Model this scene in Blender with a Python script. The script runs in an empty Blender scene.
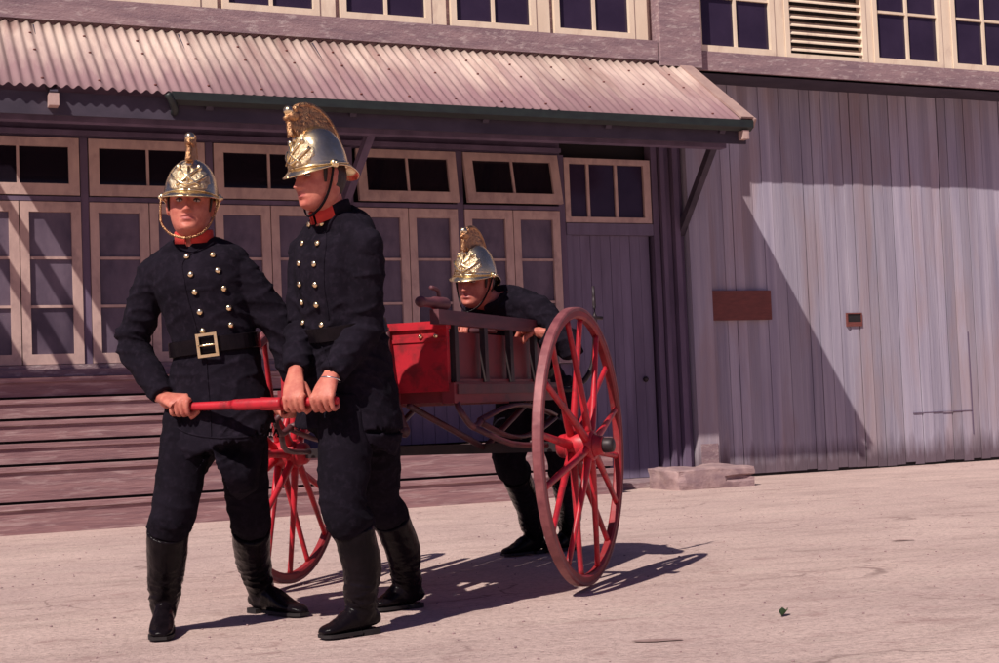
import bpy, bmesh, math, random
import numpy as np
from mathutils import Vector, noise as mnoise
from mathutils.bvhtree import BVHTree
random.seed(7); rng = np.random.default_rng(7)
SC = bpy.context.scene
COL = SC.collection
PI = math.pi
V3 = lambda *a: np.array(a, float)

# ------------------------------------------------------------------ camera geometry
F, W, H = 1450., 999., 663.
CAMZ = .83
def _cam(yaw=23.8, pitch=2.88, roll=2.3):
    y, p, r = map(math.radians, (yaw, pitch, roll))
    f0 = V3(math.sin(y), math.cos(y), 0); r0 = V3(math.cos(y), -math.sin(y), 0); u0 = V3(0, 0, 1)
    fw = f0*math.cos(p) + u0*math.sin(p); up = u0*math.cos(p) - f0*math.sin(p)
    return r0*math.cos(r) - up*math.sin(r), r0*math.sin(r) + up*math.cos(r), fw, r0, f0
R_, U_, FW, RH, FH = _cam()
CAM = V3(0, 0, CAMZ)
def ray(px, py): return FW + (R_*(px - W/2) - U_*(py - H/2))/F
def at(px, py, d): return CAM + ray(px, py)*d            # point at a depth in metres
def onY(px, py, Y): d = ray(px, py); return CAM + d*((Y - CAM[1])/d[1])
def onZ(px, py, z=0.): d = ray(px, py); return CAM + d*((z - CAM[2])/d[2])

# ------------------------------------------------------------------ materials
MATS = {}
def mat(name, c1, c2=None, scale=(6, 6, 6), rough=.7, metal=0., bump=0., bscale=None, detail=6, ramp=(.35, .65),
        c3=None, c3amt=.5, c3scale=(2, 2, 2), c3ramp=(.55, .7), island=0., spec=.5, coords='Object', sheen=0., distort=0., zd=None):
    m = bpy.data.materials.new(name); m.use_nodes = True
    nt = m.node_tree; N = nt.nodes; L = nt.links
    bs = N['Principled BSDF']
    bs.inputs['Roughness'].default_value = rough; bs.inputs['Metallic'].default_value = metal
    bs.inputs['Specular IOR Level'].default_value = spec
    if sheen: bs.inputs['Sheen Weight'].default_value = sheen
    tc = N.new('ShaderNodeTexCoord')
    def noise_(sc, det=6, dist=0.):
        mp = N.new('ShaderNodeMapping'); mp.inputs['Scale'].default_value = sc
        L.new(tc.outputs[coords], mp.inputs['Vector'])
        nz = N.new('ShaderNodeTexNoise'); nz.inputs['Scale'].default_value = 1.; nz.inputs['Detail'].default_value = det
        nz.inputs['Roughness'].default_value = .6; nz.inputs['Distortion'].default_value = dist
        L.new(mp.outputs[0], nz.inputs['Vector']); return nz
    def ramp_(src, a, b):
        r = N.new('ShaderNodeMapRange'); r.inputs['From Min'].default_value = a; r.inputs['From Max'].default_value = b
        r.clamp = True; L.new(src, r.inputs['Value']); return r.outputs[0]
    def mix_(fac, a, b, mode='MIX'):
        x = N.new('ShaderNodeMix'); x.data_type = 'RGBA'; x.blend_type = mode
        if isinstance(fac, float): x.inputs[0].default_value = fac
        else: L.new(fac, x.inputs[0])
        for s, v in ((6, a), (7, b)):
            if isinstance(v, tuple): x.inputs[s].default_value = (*v, 1)
            else: L.new(v, x.inputs[s])
        return x.outputs[2]
    col = c1
    if c2:
        nz = noise_(scale, detail, distort); col = mix_(ramp_(nz.outputs['Fac'], *ramp), c1, c2)
    if c3:
        n3 = noise_(c3scale, 5, .4); f = ramp_(n3.outputs['Fac'], *c3ramp)
        mm = N.new('ShaderNodeMath'); mm.operation = 'MULTIPLY'; mm.inputs[1].default_value = c3amt; L.new(f, mm.inputs[0])
        col = mix_(mm.outputs[0], col, c3)
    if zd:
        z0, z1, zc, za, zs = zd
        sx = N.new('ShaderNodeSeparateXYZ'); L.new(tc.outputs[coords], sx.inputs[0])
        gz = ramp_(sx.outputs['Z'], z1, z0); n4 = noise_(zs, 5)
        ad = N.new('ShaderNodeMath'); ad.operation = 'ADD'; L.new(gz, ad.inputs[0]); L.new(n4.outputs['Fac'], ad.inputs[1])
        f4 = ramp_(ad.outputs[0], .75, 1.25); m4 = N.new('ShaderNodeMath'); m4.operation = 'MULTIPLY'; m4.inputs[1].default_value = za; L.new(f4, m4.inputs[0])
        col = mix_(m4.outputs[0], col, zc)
    if island:
        g = N.new('ShaderNodeNewGeometry')
        r = N.new('ShaderNodeMapRange'); r.inputs['To Min'].default_value = 1 - island; r.inputs['To Max'].default_value = 1 + island*.6
        L.new(g.outputs['Random Per Island'], r.inputs['Value'])
        hs = N.new('ShaderNodeHueSaturation'); L.new(r.outputs[0], hs.inputs['Value'])
        if isinstance(col, tuple): hs.inputs['Color'].default_value = (*col, 1)
        else: L.new(col, hs.inputs['Color'])
        col = hs.outputs[0]
    if isinstance(col, tuple): bs.inputs['Base Color'].default_value = (*col, 1)
    else: L.new(col, bs.inputs['Base Color'])
    if bump:
        bn = noise_(bscale or scale, 8)
        b = N.new('ShaderNodeBump'); b.inputs['Strength'].default_value = min(1., bump); b.inputs['Distance'].default_value = .01*max(1, bump)
        L.new(bn.outputs['Fac'], b.inputs['Height']); L.new(b.outputs[0], bs.inputs['Normal'])
    MATS[name] = m
    return m
M = dict(
 ground=None,
 boards=mat('weathered boards', (.44, .40, .475), (.28, .255, .33), (9, 9, .40), .92, bump=.5, bscale=(60, 60, 2), island=.18, ramp=(.32, .68),
            c3=(.36, .25, .24), c3amt=.6, c3scale=(2.6, 2.6, .5), c3ramp=(.48, .7), zd=(0., .45, (.13, .09, .11), .9, (13, 13, 1.5)), spec=.2),
 purple=mat('old purple grey paint', (.155, .108, .175), (.10, .07, .118), (5, 5, 1.2), .85, bump=.25, bscale=(40, 40, 6)),
 darkwood=mat('dark fascia paint', (.06, .045, .07), (.035, .026, .045), (3, 6, 6), .75, bump=.2),
 frame=mat('faded cream frame', (.60, .42, .37), (.47, .32, .29), (9, 9, 4), .7, bump=.25, c3=(.26, .165, .165), c3amt=.55, c3scale=(6, 6, 4), c3ramp=(.52, .7)),
 cream=mat('sunny cream paint', (.84, .70, .54), (.76, .61, .46), (7, 7, 2), .6, bump=.2, c3=(.45, .31, .26), c3amt=.6, c3scale=(6, 6, 2), c3ramp=(.58, .74)),
 peel=mat('peeling painted timber', (.34, .225, .235), (.23, .15, .17), (3, 8, 14), .88, bump=.6, bscale=(30, 30, 60), c3=(.55, .45, .43), c3amt=.6, c3scale=(9, 15, 30), c3ramp=(.54, .66)),
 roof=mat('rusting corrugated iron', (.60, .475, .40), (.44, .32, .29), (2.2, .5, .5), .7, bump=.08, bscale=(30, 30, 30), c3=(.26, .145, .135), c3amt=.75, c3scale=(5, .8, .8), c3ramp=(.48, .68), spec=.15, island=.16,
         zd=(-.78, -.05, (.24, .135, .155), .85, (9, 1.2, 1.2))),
 flash=mat('roof flashing', (.44, .30, .26), (.34, .22, .2), (6, 6, 6), .6),
 gutter=mat('green gutter', (.018, .026, .024), (.012, .015, .016), (8, 20, 20), .5),
 steps=mat('worn step boards', (.36, .205, .205), (.235, .13, .14), (2.2, 14, 30), .88, bump=.5, bscale=(6, 30, 70), island=.22, c3=(.48, .34, .33), c3amt=.7, c3scale=(3.5, 9, 30), c3ramp=(.52, .66), spec=.2),
 glassdark=mat('dark window glass', (.010, .007, .012), None, rough=.08, spec=.35),
 glasscurt=mat('curtained window glass', (.16, .12, .16), (.085, .062, .092), (3.2, 3.2, 1.6), .20, spec=.4, c3=(.035, .024, .042), c3amt=.65, c3scale=(1.7, 1.7, 1.3), c3ramp=(.5, .68)),
 glassup=mat('upper window glass', (.040, .026, .055), (.028, .018, .04), (2, 2, 2), .15, spec=.3),
 board=mat('red brown board', (.20, .055, .045), (.14, .04, .035), (10, 10, 40), .7, bump=.3, bscale=(12, 12, 80)),
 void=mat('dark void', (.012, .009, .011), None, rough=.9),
 stone=mat('old step stone', (.40, .27, .26), (.25, .16, .17), (7, 7, 12), .9, bump=.9, bscale=(16, 16, 26)),
 red=mat('signal red paint', (.56, .020, .034), (.42, .016, .028), (7, 7, 7), .42, bump=.10, bscale=(30, 30, 30), c3=(.16, .02, .024), c3amt=.8, c3scale=(13, 13, 13), c3ramp=(.47, .68), spec=.35),
 maroon=mat('shaded red paint', (.22, .022, .03), (.15, .017, .024), (6, 6, 6), .5, bump=.1, c3=(.08, .016, .022), c3amt=.6, c3scale=(8, 8, 8)),  # red darkened to carry the shade on the cart's sides and frame
 felloe=mat('rim red paint', (.34, .022, .028), (.20, .015, .02), (9, 9, 9), .55, c3=(.20, .08, .075), c3amt=.4, c3scale=(14, 14, 14)),
 tyre=mat('worn iron tyre', (.30, .095, .10), (.18, .045, .055), (14, 14, 14), .55, metal=.1, bump=.2),
 iron=mat('black iron', (.022, .016, .02), (.04, .025, .026), (12, 12, 12), .5, metal=.3),
 ironred=mat('red brown iron', (.12, .03, .035), (.06, .022, .028), (12, 12, 12), .5),
 railwood=mat('dark varnished rail', (.15, .045, .055), (.085, .028, .038), (5, 5, 30), .55, bump=.2),
 navy=mat('navy wool serge', (.0140, .0105, .0175), (.0085, .0065, .011), (9, 9, 9), 1., bump=.5, bscale=(380, 380, 380), spec=.08, c3=(.026, .019, .031), c3amt=.6, c3scale=(40, 40, 40), c3ramp=(.5, .7)),
 navyt=mat('navy wool trousers', (.0110, .0082, .0138), (.007, .0054, .009), (9, 9, 9), 1., bump=.5, bscale=(380, 380, 380), spec=.08, c3=(.020, .0145, .024), c3amt=.6, c3scale=(40, 40, 40), c3ramp=(.5, .7)),
 collarred=mat('scarlet collar cloth', (.62, .05, .035), (.5, .035, .03), (30, 30, 30), .9),
 leather=mat('black leather', (.005, .0035, .005), (.009, .006, .008), (14, 14, 14), .24, bump=.25, bscale=(60, 60, 25), spec=.10),
 sole=mat('boot sole', (.012, .008, .009), None, rough=.7),
 brass=mat('polished brass', (.97, .82, .52), (.90, .70, .38), (24, 24, 24), .24, metal=1., bump=.12, bscale=(60, 60, 60)),
 brassemb=mat('embossed brass', (.95, .82, .58), (.55, .38, .20), (70, 70, 70), .30, metal=1., bump=1., bscale=(85, 85, 85)),
 brassdark=mat('aged brass', (.62, .36, .18), (.35, .17, .09), (50, 50, 50), .32, metal=1., bump=.9, bscale=(70, 70, 70)),
 skin=mat('skin', (.60, .215, .150), (.47, .135, .10), (26, 26, 26), .5, bump=.12, bscale=(190, 190, 190), spec=.3, c3=(.44, .10, .075), c3amt=.5, c3scale=(34, 34, 34), c3ramp=(.5, .7)),
 lip=mat('lips', (.40, .10, .085), None, rough=.45),
 hair=mat('dark hair', (.018, .010, .008), (.035, .018, .012), (90, 90, 30), .5, bump=.5, bscale=(220, 220, 30)),
 eyew=mat('eye white', (.38, .29, .27), None, rough=.25),
 iris=mat('eye iris', (.02, .012, .01), None, rough=.15),
 steel=mat('steel', (.75, .72, .70), None, rough=.22, metal=1.),
 leaf=mat('leaf', (.035, .06, .02), (.05, .08, .03), (40, 40, 40), .7),
 doorpaint=mat('blue grey door paint', (.20, .165, .245), (.135, .108, .165), (7, 7, .8), .85, bump=.3, bscale=(40, 40, 4), island=.08, spec=.2),
 dip_edge=mat('shaded dip edge', (.25, .15, .135), (.33, .22, .20), (20, 20, 20), .95),
)
def ground_mat():
    m = bpy.data.materials.new('dusty yard'); m.use_nodes = True
    nt = m.node_tree; N = nt.nodes; L = nt.links; bs = N['Principled BSDF']
    bs.inputs['Roughness'].default_value = .92; bs.inputs['Specular IOR Level'].default_value = .2
    tc = N.new('ShaderNodeTexCoord')
    rot = N.new('ShaderNodeVectorRotate'); rot.inputs['Angle'].default_value = math.radians(8); rot.rotation_type = 'Z_AXIS'
    L.new(tc.outputs['Object'], rot.inputs['Vector'])
    def nz(sc, det, rg=.6, dist=0):
        mp = N.new('ShaderNodeMapping'); mp.inputs['Scale'].default_value = sc; L.new(rot.outputs[0], mp.inputs['Vector'])
        n = N.new('ShaderNodeTexNoise'); n.inputs['Scale'].default_value = 1; n.inputs['Detail'].default_value = det
        n.inputs['Roughness'].default_value = rg; n.inputs['Distortion'].default_value = dist
        L.new(mp.outputs[0], n.inputs['Vector']); return n.outputs['Fac']
    def mr(s, a, b, c=0., d=1.):
        r = N.new('ShaderNodeMapRange'); L.new(s, r.inputs['Value'])
        for k, v in zip(('From Min', 'From Max', 'To Min', 'To Max'), (a, b, c, d)): r.inputs[k].default_value = v
        return r.outputs[0]
    def mx(f, a, b):
        x = N.new('ShaderNodeMix'); x.data_type = 'RGBA'; L.new(f, x.inputs[0])
        for s, v in ((6, a), (7, b)):
            if isinstance(v, tuple): x.inputs[s].default_value = (*v, 1)
            else: L.new(v, x.inputs[s])
        return x.outputs[2]
    c = mx(mr(nz((.9, .9, 1), 5), .35, .65), (.68, .51, .455), (.56, .41, .375))
    c = mx(mr(nz((.8, 3.2, 1), 7, .72, .5), .50, .72, 0, .6), c, (.36, .255, .225))      # long drag marks
    c = mx(mr(nz((1.3, 5., 1), 6, .7, .6), .57, .68, 0, .5), c, (.62, .50, .43))
    c = mx(mr(nz((34, 48, 1), 5, .8), .48, .70, 0, .9), c, (.27, .185, .165))             # grit
    c = mx(mr(nz((4, 6, 1), 6, .75, .8), .54, .68, 0, .6), c, (.33, .20, .185))
    mp = N.new('ShaderNodeMapping'); mp.inputs['Scale'].default_value = (.55, .8, 1)
    wn = N.new('ShaderNodeTexNoise'); wn.inputs['Scale'].default_value = 2.2; wn.inputs['Detail'].default_value = 6; L.new(rot.outputs[0], wn.inputs['Vector'])
    va = N.new('ShaderNodeVectorMath'); va.operation = 'MULTIPLY_ADD'; va.inputs[1].default_value = (.9, .9, 0); L.new(wn.outputs['Color'], va.inputs[0]); L.new(rot.outputs[0], va.inputs[2])
    L.new(va.outputs[0], mp.inputs['Vector'])
    vo = N.new('ShaderNodeTexVoronoi'); vo.feature = 'DISTANCE_TO_EDGE'; vo.inputs['Scale'].default_value = 1.; L.new(mp.outputs[0], vo.inputs['Vector'])
    ck = N.new('ShaderNodeMath'); ck.operation = 'MULTIPLY'; L.new(mr(vo.outputs['Distance'], .012, .002, 0, .75), ck.inputs[0]); L.new(mr(nz((.6, .9, 1), 4), .50, .58), ck.inputs[1])
    c = mx(ck.outputs[0], c, (.25, .165, .15))
    L.new(c, bs.inputs['Base Color'])
    b = N.new('ShaderNodeBump'); b.inputs['Strength'].default_value = .8; b.inputs['Distance'].default_value = .014
    L.new(nz((45, 55, 1), 7, .7), b.inputs['Height'])
    b2 = N.new('ShaderNodeBump'); b2.inputs['Strength'].default_value = .5; b2.inputs['Distance'].default_value = .03
    L.new(nz((3, 9, 1), 5, .6), b2.inputs['Height']); L.new(b.outputs[0], b2.inputs['Normal'])
    L.new(b2.outputs[0], bs.inputs['Normal'])
    return m
M['ground'] = ground_mat()

# ------------------------------------------------------------------ mesh helpers
ORG = {}
class MB:
    def __init__(s): s.v = []; s.f = []; s.mi = []; s.sm = []
    def add(s, vs, fs, mi=0, smooth=False):
        o = len(s.v); s.v += [tuple(map(float, p)) for p in vs]
        s.f += [tuple(i + o for i in f) for f in fs]; s.mi += [mi]*len(fs); s.sm += [smooth]*len(fs)
        return s
    def box(s, x0, x1, y0, y1, z0, z1, mi=0):
        return s.obox(V3((x0+x1)/2, (y0+y1)/2, (z0+z1)/2), (V3(1, 0, 0), V3(0, 1, 0), V3(0, 0, 1)), ((x1-x0)/2, (y1-y0)/2, (z1-z0)/2), mi)
    def obox(s, c, ax, h, mi=0, taper=1., bev=0.):
        vs = []
        for k in (-1, 1):
            t = 1 if k < 0 else taper
            for i, j in ((-1, -1), (1, -1), (1, 1), (-1, 1)):
                vs.append(c + ax[0]*h[0]*i*t + ax[1]*h[1]*j*t + ax[2]*h[2]*k)
        return s.add(vs, [(3, 2, 1, 0), (4, 5, 6, 7), (0, 1, 5, 4), (1, 2, 6, 5), (2, 3, 7, 6), (3, 0, 4, 7)], mi)
    def beam(s, a, b, w, h, up=(0, 0, 1), mi=0):
        a = np.array(a, float); b = np.array(b, float); d = b - a; l = np.linalg.norm(d); d /= l
        sd = np.cross(d, up); sd /= np.linalg.norm(sd); u = np.cross(sd, d)
        return s.obox((a+b)/2, (sd, u, d), (w/2, h/2, l/2), mi)
    def tube(s, pts, rad, ref=(0, 0, 1), n=12, sub=4, mi=0, exp=2., smooth=True, closed_end=True):
        vs, fs = tube_shell(pts, rad, ref, n, sub, exp); return s.add(vs, fs, mi, smooth)
    def ball(s, c, r, ax=None, n=12, mi=0):
        vs, fs = ball_shell(c, r, ax, n); return s.add(vs, fs, mi, True)
    def build(s, name, mats, parent=None, origin=None, smooth=None):
        return link(name, s.v, s.f, mats, parent, origin, s.mi, s.sm if smooth is None else [smooth]*len(s.f))
def link(name, v, f, mats, parent=None, origin=None, mi=None, sm=None):
    v = np.array(v, float)
    if origin is None:
        if parent is not None: origin = ORG[parent.name]
        else: origin = V3((v[:, 0].min()+v[:, 0].max())/2, (v[:, 1].min()+v[:, 1].max())/2, v[:, 2].min())
    origin = np.array(origin, float)
    me = bpy.data.meshes.new(name); me.from_pydata((v - origin).tolist(), [], f)
    if not isinstance(mats, (list, tuple)): mats = [mats]
    for m in mats: me.materials.append(m)
    if mi is not None and len(mats) > 1: me.polygons.foreach_set('material_index', mi)
    if sm is not None: me.polygons.foreach_set('use_smooth', [bool(x) for x in sm])
    me.update()
    o = bpy.data.objects.new(name, me); COL.objects.link(o)
    ORG[o.name] = origin
    if parent is not None: o.parent = parent; o.location = tuple(origin - ORG[parent.name])
    else: o.location = tuple(origin)
    return o
def empty(name, loc, label, cat, group=None):
    o = bpy.data.objects.new(name, None); COL.objects.link(o); o.location = tuple(loc); ORG[o.name] = np.array(loc, float)
    o.empty_display_size = .2
    return tag(o, label, cat, group)
def tag(o, label, cat, group=None):
    o['label'] = label; o['category'] = cat
    if group: o['group'] = group
    return o
def catmull(P, sub):
    P = np.array(P, float); n = len(P)
    if n < 3 or sub < 2:
        if n == 2 and sub > 1: return np.array([P[0]*(1-t)+P[1]*t for t in np.linspace(0, 1, sub+1)])
        return P
    Q = np.vstack([2*P[0]-P[1], P, 2*P[-1]-P[-2]]); out = []
    for i in range(n-1):
        p0, p1, p2, p3 = Q[i:i+4]
        for k in range(sub):
            t = k/sub
            out.append(.5*((2*p1)+(-p0+p2)*t+(2*p0-5*p1+4*p2-p3)*t*t+(-p0+3*p1-3*p2+p3)*t**3))
    out.append(P[-1]); return np.array(out)
def tube_shell(pts, rad, ref=(0, 0, 1), n=12, sub=4, exp=2.):
    """closed tube through pts; rad: number or (a,b) per point, a along ref, b across; ref may be per point"""
    pts = np.array(pts, float); k = len(pts)
    rad = [rad]*k if np.isscalar(rad) or (isinstance(rad, tuple) and k != 2) or (isinstance(rad, tuple) and len(rad) == 2 and np.isscalar(rad[0])) else rad
    rr = np.array([(r, r) if np.isscalar(r) else tuple(r) for r in rad], float)
    ref = np.array(ref, float); refs = np.tile(ref, (k, 1)) if ref.ndim == 1 else ref
    C = catmull(np.hstack([pts, rr, refs]), sub)
    P, RR, RF = C[:, :3], np.abs(C[:, 3:5]), C[:, 5:8]
    m = len(P); vs = []
    for i in range(m):
        t = P[min(i+1, m-1)] - P[max(i-1, 0)]; t /= max(1e-9, np.linalg.norm(t))
        a = RF[i] - t*np.dot(RF[i], t)
        if np.linalg.norm(a) < 1e-4: a = np.cross(t, V3(.3, .5, .8))
        a /= np.linalg.norm(a); b = np.cross(t, a)
        for j in range(n):
            an = 2*PI*j/n; c, s_ = math.cos(an), math.sin(an)
            c = math.copysign(abs(c)**(2/exp), c); s_ = math.copysign(abs(s_)**(2/exp), s_)
            vs.append(P[i] + a*RR[i, 0]*c + b*RR[i, 1]*s_)
    fs = [(i*n+j, i*n+(j+1) % n, (i+1)*n+(j+1) % n, (i+1)*n+j) for i in range(m-1) for j in range(n)]
    vs += [P[0], P[-1]]; a0, a1 = m*n, m*n+1
    fs += [((j+1) % n, j, a0) for j in range(n)] + [((m-1)*n+j, (m-1)*n+(j+1) % n, a1) for j in range(n)]
    return vs, fs
def ball_shell(c, r, ax=None, n=12):
    r = (r, r, r) if np.isscalar(r) else r
    ax = ax or (V3(1, 0, 0), V3(0, 1, 0), V3(0, 0, 1)); c = np.array(c, float)
    m = max(4, n//2); vs = []
    for i in range(1, m):
        th = PI*i/m
        for j in range(n):
            ph = 2*PI*j/n
            vs.append(c + ax[0]*r[0]*math.sin(th)*math.cos(ph) + ax[1]*r[1]*math.sin(th)*math.sin(ph) + ax[2]*r[2]*math.cos(th))
    vs += [c + ax[2]*r[2], c - ax[2]*r[2]]; T, B = len(vs)-2, len(vs)-1
    fs = [(i*n+j, (i+1)*n+j, (i+1)*n+(j+1) % n, i*n+(j+1) % n) for i in range(m-2) for j in range(n)]
    fs += [(T, j, (j+1) % n) for j in range(n)] + [((m-2)*n+(j+1) % n, (m-2)*n+j, B) for j in range(n)]
    return vs, fs
def ring_band(cs, axs, z0, z1, n=40):  # unused helper kept simple
    pass
def fuse(shells, voxel, smooth=3, fac=.5):
    mb = MB()
    for v, f in shells: mb.add(v, f)
    me = bpy.data.meshes.new('tmp'); me.from_pydata(mb.v, [], mb.f); me.update()
    bm = bmesh.new(); bm.from_mesh(me); bmesh.ops.recalc_face_normals(bm, faces=bm.faces); bm.to_mesh(me); bm.free()
    o = bpy.data.objects.new('tmp', me); COL.objects.link(o)
    r = o.modifiers.new('r', 'REMESH'); r.mode = 'VOXEL'; r.voxel_size = voxel
    if smooth:
        s = o.modifiers.new('s', 'SMOOTH'); s.factor = fac; s.iterations = smooth
    dg = bpy.context.evaluated_depsgraph_get()
    m2 = bpy.data.meshes.new_from_object(o.evaluated_get(dg))
    v = np.empty(len(m2.vertices)*3); m2.vertices.foreach_get('co', v); v = v.reshape(-1, 3)
    nr = np.empty(len(m2.vertices)*3); m2.vertices.foreach_get('normal', nr); nr = nr.reshape(-1, 3)
    f = [tuple(p.vertices) for p in m2.polygons]
    bpy.data.objects.remove(o); bpy.data.meshes.remove(me); bpy.data.meshes.remove(m2)
    return v, nr, f
def wrinkle(v, nr, amp=.006, sc=(7, 7, 14), seed=0., ridge=.6, fine=.25, foci=()):
    out = v.copy()
    am = np.full(len(v), amp)
    for p_, r_, k_ in foci: am = am + amp*k_*np.exp(-(np.linalg.norm(v-p_, axis=1)/r_)**2)
    for i in range(len(v)):
        x, y, z = v[i]
        w = mnoise.noise((x*3+seed, y*3, z*3))*.12
        a = mnoise.noise(((x+w)*sc[0]+seed, (y-w)*sc[1], (z+w)*sc[2]))
        b = 1-2*abs(mnoise.noise(((x-w)*sc[0]*1.5+seed+9, (y+w)*sc[1]*1.5, (z+w)*sc[2]*1.5)))
        c = mnoise.noise((x*60+seed, y*60, z*60))
        b = b*abs(b); out[i] += nr[i]*am[i]*(a*(1-ridge)+ridge*b*.9+fine*c*.4-.15)
    return out
nrm = lambda a: np.array(a, float)/np.linalg.norm(a)

# ================================================================== SETTING
g = MB(); g.add([(-250, -250, 0), (250, -250, 0), (250, 250, 0), (-250, 250, 0)], [(0, 1, 2, 3)])
go = g.build('ground', M['ground'], origin=(0, 0, 0)); go['kind'] = 'structure'
def dip_edge(px, py, w, d, seed, z=.004):  # shaded edges of dips, painted flat as dark slits
    c = onZ(px, py); n = 22; vs = []
    for j in range(n):
        a = 2*PI*j/n; r = 1 + .45*mnoise.noise((math.cos(a)*1.6+seed, math.sin(a)*1.6, seed))
        vs.append(c + RH*w*r*math.cos(a) + FH*d*r*math.sin(a)*(1+.3*math.cos(3*a)) + V3(0, 0, z))
    mb = MB(); mb.add(vs, [tuple(range(n))]); o = mb.build('dip_edge_shade', M['dip_edge'], origin=c); o['kind'] = 'structure'
dip_edge(903, 541, .065, .022, 1.3); dip_edge(660, 641, .10, .022, 4.1)
grit = MB()
for i in range(1500):
    x_, y_ = rng.uniform(.2, 7.5), rng.uniform(3.2, 11.0); r_ = .0022 + .0045*rng.random()**3
    vs_, fs_ = ball_shell((x_, y_, r_*.4), (r_*rng.uniform(.8, 1.4), r_, r_*.7), None, 5); grit.add(vs_, fs_)
gq = grit.build('loose_grit', M['stone'], origin=(0, 0, 0)); gq['kind'] = 'stuff'
lp = onZ(784, 616); lm = MB()
pts = [(0, -.03), (.012, -.02), (.016, 0), (.01, .02), (0, .032), (-.011, .02), (-.016, .0), (-.012, -.02)]
lv = [lp + RH*(a+.5*b) + FH*b*1.1 + V3(0, 0, .005+.018*abs(a)/.016 + .012*(b > 0)) for a, b in pts]
lm.add(lv + [lp + V3(0, 0, .004)], [(i, (i+1) % 8, 8) for i in range(8)])
tag(lm.build('leaf', M['leaf']), 'small dark green leaf lying alone on the dusty yard', 'leaf')

# ------------------------------------------------------------------ BUILDING
YW, YJ, YE = 12.47, 11.95, 10.88         # lower wall, jettied upper wall, eave
XE = 7.31                                  # end of the awning
B = empty('fire_station', (6.5, YW, 0), 'old weathered timber fire station with a rusty awning, cream windows above and grey boarded wall', 'building')
# lower walls behind windows
mb = MB()
mb.box(-1.5, 7.2, YW+.10, YW+.25, 0, 4.03)
mb.box(-1.5, 14.6, YW+.25, 20, 0, 3.99)
mb.build('back_wall', M['void'], B)
mb = MB()
mb.box(-1.5, 6.21, YW+.01, YW+.10, 3.215, 4.03)           # header over transoms
for x in (-.38, .68, 1.74, 2.80, 5.15, 6.21):
    mb.box(x-.032, x+.032, YW-.005, YW+.10, 1.20, 3.213)
mb.box(3.86, 4.10, YW-.02, YW+.10, 1.20, 3.213)           # wide post
for x0, x1 in ((-1.4, 3.858), (4.102, 6.176)):
    pass
mb.build('window_wall', M['purple'], B)
mb = MB(); mb.box(-1.5, 6.2, YW-.10, YW+.10, 3.33, 3.47); mb.box(-1.5, 6.2, YW-.05, YW+.08, 3.23, 3.27)
mb.build('head_beam', M['purple'], B)
mb = MB(); 
for x0, x1 in ((-.346, .646), (.714, 1.706), (1.774, 2.766), (2.834, 3.858), (4.102, 5.116), (5.184, 6.176)):
    mb.box(x0, x1, YW-.012, YW+.10, 2.672, 2.712)
mb.build('transom_rail', M['purple'], B)
mb = MB(); mb.box(-1.5, 6.2, YW-.16, YW+.10, 1.20, 1.262); mb.box(-1.5, 6.2, YW-.05, YW+.098, 1.264, 1.305)
mb.build('window_sill', M['peel'], B)

def rect_frame(mb, x0, x1, z0, z1, y0, y1, wl, wr, wb, wt):
    mb.box(x0, x0+wl, y0, y1, z0, z1); mb.box(x1-wr, x1, y0, y1, z0, z1)
    mb.box(x0+wl, x1-wr, y0, y1-.001, z0, z0+wb); mb.box(x0+wl, x1-wr, y0, y1-.001, z1-wt, z1)
def french(x0, x1):
    f = MB(); xm = (x0+x1)/2; a, b = x0+.036, x1-.036
    for p, q in ((a, xm-.004), (xm+.004, b)):
        rect_frame(f, p, q, 1.31, 2.665, YW-.02, YW+.03, .072, .078, .085, .085)
        for z in (1.79, 2.195): f.box(p+.072, q-.078, YW-.008, YW+.02, z-.011, z+.011)
    o = f.build('french_window', M['frame'], B, origin=(x0, YW, 1.31))
    g_ = MB()
    for p, q in ((a, xm-.004), (xm+.004, b)): g_.box(p+.06, q-.06, YW+.012, YW+.016, 1.38, 2.60)
    g_.build('pane', M['glasscurt'], o)
def transom(x0, x1, tilt=0.):
    f = MB(); a, b = x0+.04, x1-.04; xm = (a+b)/2
    rect_frame(f, a, b, 2.722, 3.205, YW-.02, YW+.03, .085, .085, .095, .075)
    f.box(xm-.011, xm+.011, YW-.008, YW+.02, 2.81, 3.135)
    g_ = MB(); g_.box(a+.075, b-.075, YW+.012, YW+.016, 2.80, 3.14)
    for m in (f, g_):
        m.v = [(x, y - tilt*(3.205-z)/.483, z) for x, y, z in m.v]
    o = f.build('transom_window', M['frame'], B, origin=(x0, YW, 2.722)); g_.build('pane', M['glassdark'], o)
for x0, x1, t in ((-.38, .68, 0), (.68, 1.74, 0), (1.74, 2.80, 0), (2.80, 3.86, 0), (4.10, 5.15, .07), (5.15, 6.21, .10)):
    french(x0, x1); transom(x0, x1, t)
# door
f = MB(); rect_frame(f, 6.245, 7.195, 2.56, 3.19, YW-.01, YW+.06, .055, .075, .055, .055)
for x in (6.505, 6.815): f.box(x-.014, x+.014, YW, YW+.04, 2.61, 3.14)
o = f.build('fanlight', M['frame'], B, origin=(6.7, YW, 2.56))
q = MB(); q.box(6.29, 7.13, YW+.022, YW+.026, 2.6, 3.15); q.build('pane', M['glassup'], o)
d = MB(); d.box(6.245, 7.2, YW-.02, YW+.06, 2.44, 2.552)
for i in range(8): d.box(6.30+i*.109, 6.30+i*.109+.105, YW+.03+.003*(i % 2), YW+.07, .06, 2.438)
d.box(6.2445, 6.298, YW-.004, YW+.08, .05, 2.438)
o = d.build('door', M['doorpaint'], B, origin=(6.7, YW, .05))
q = MB(); q.ball((7.06, YW+.02, 1.02), .028); q.tube([(7.06, YW+.03, 1.02), (7.06, YW+.005, 1.02)], .012, sub=1); q.build('handle', M['iron'], o)
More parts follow.
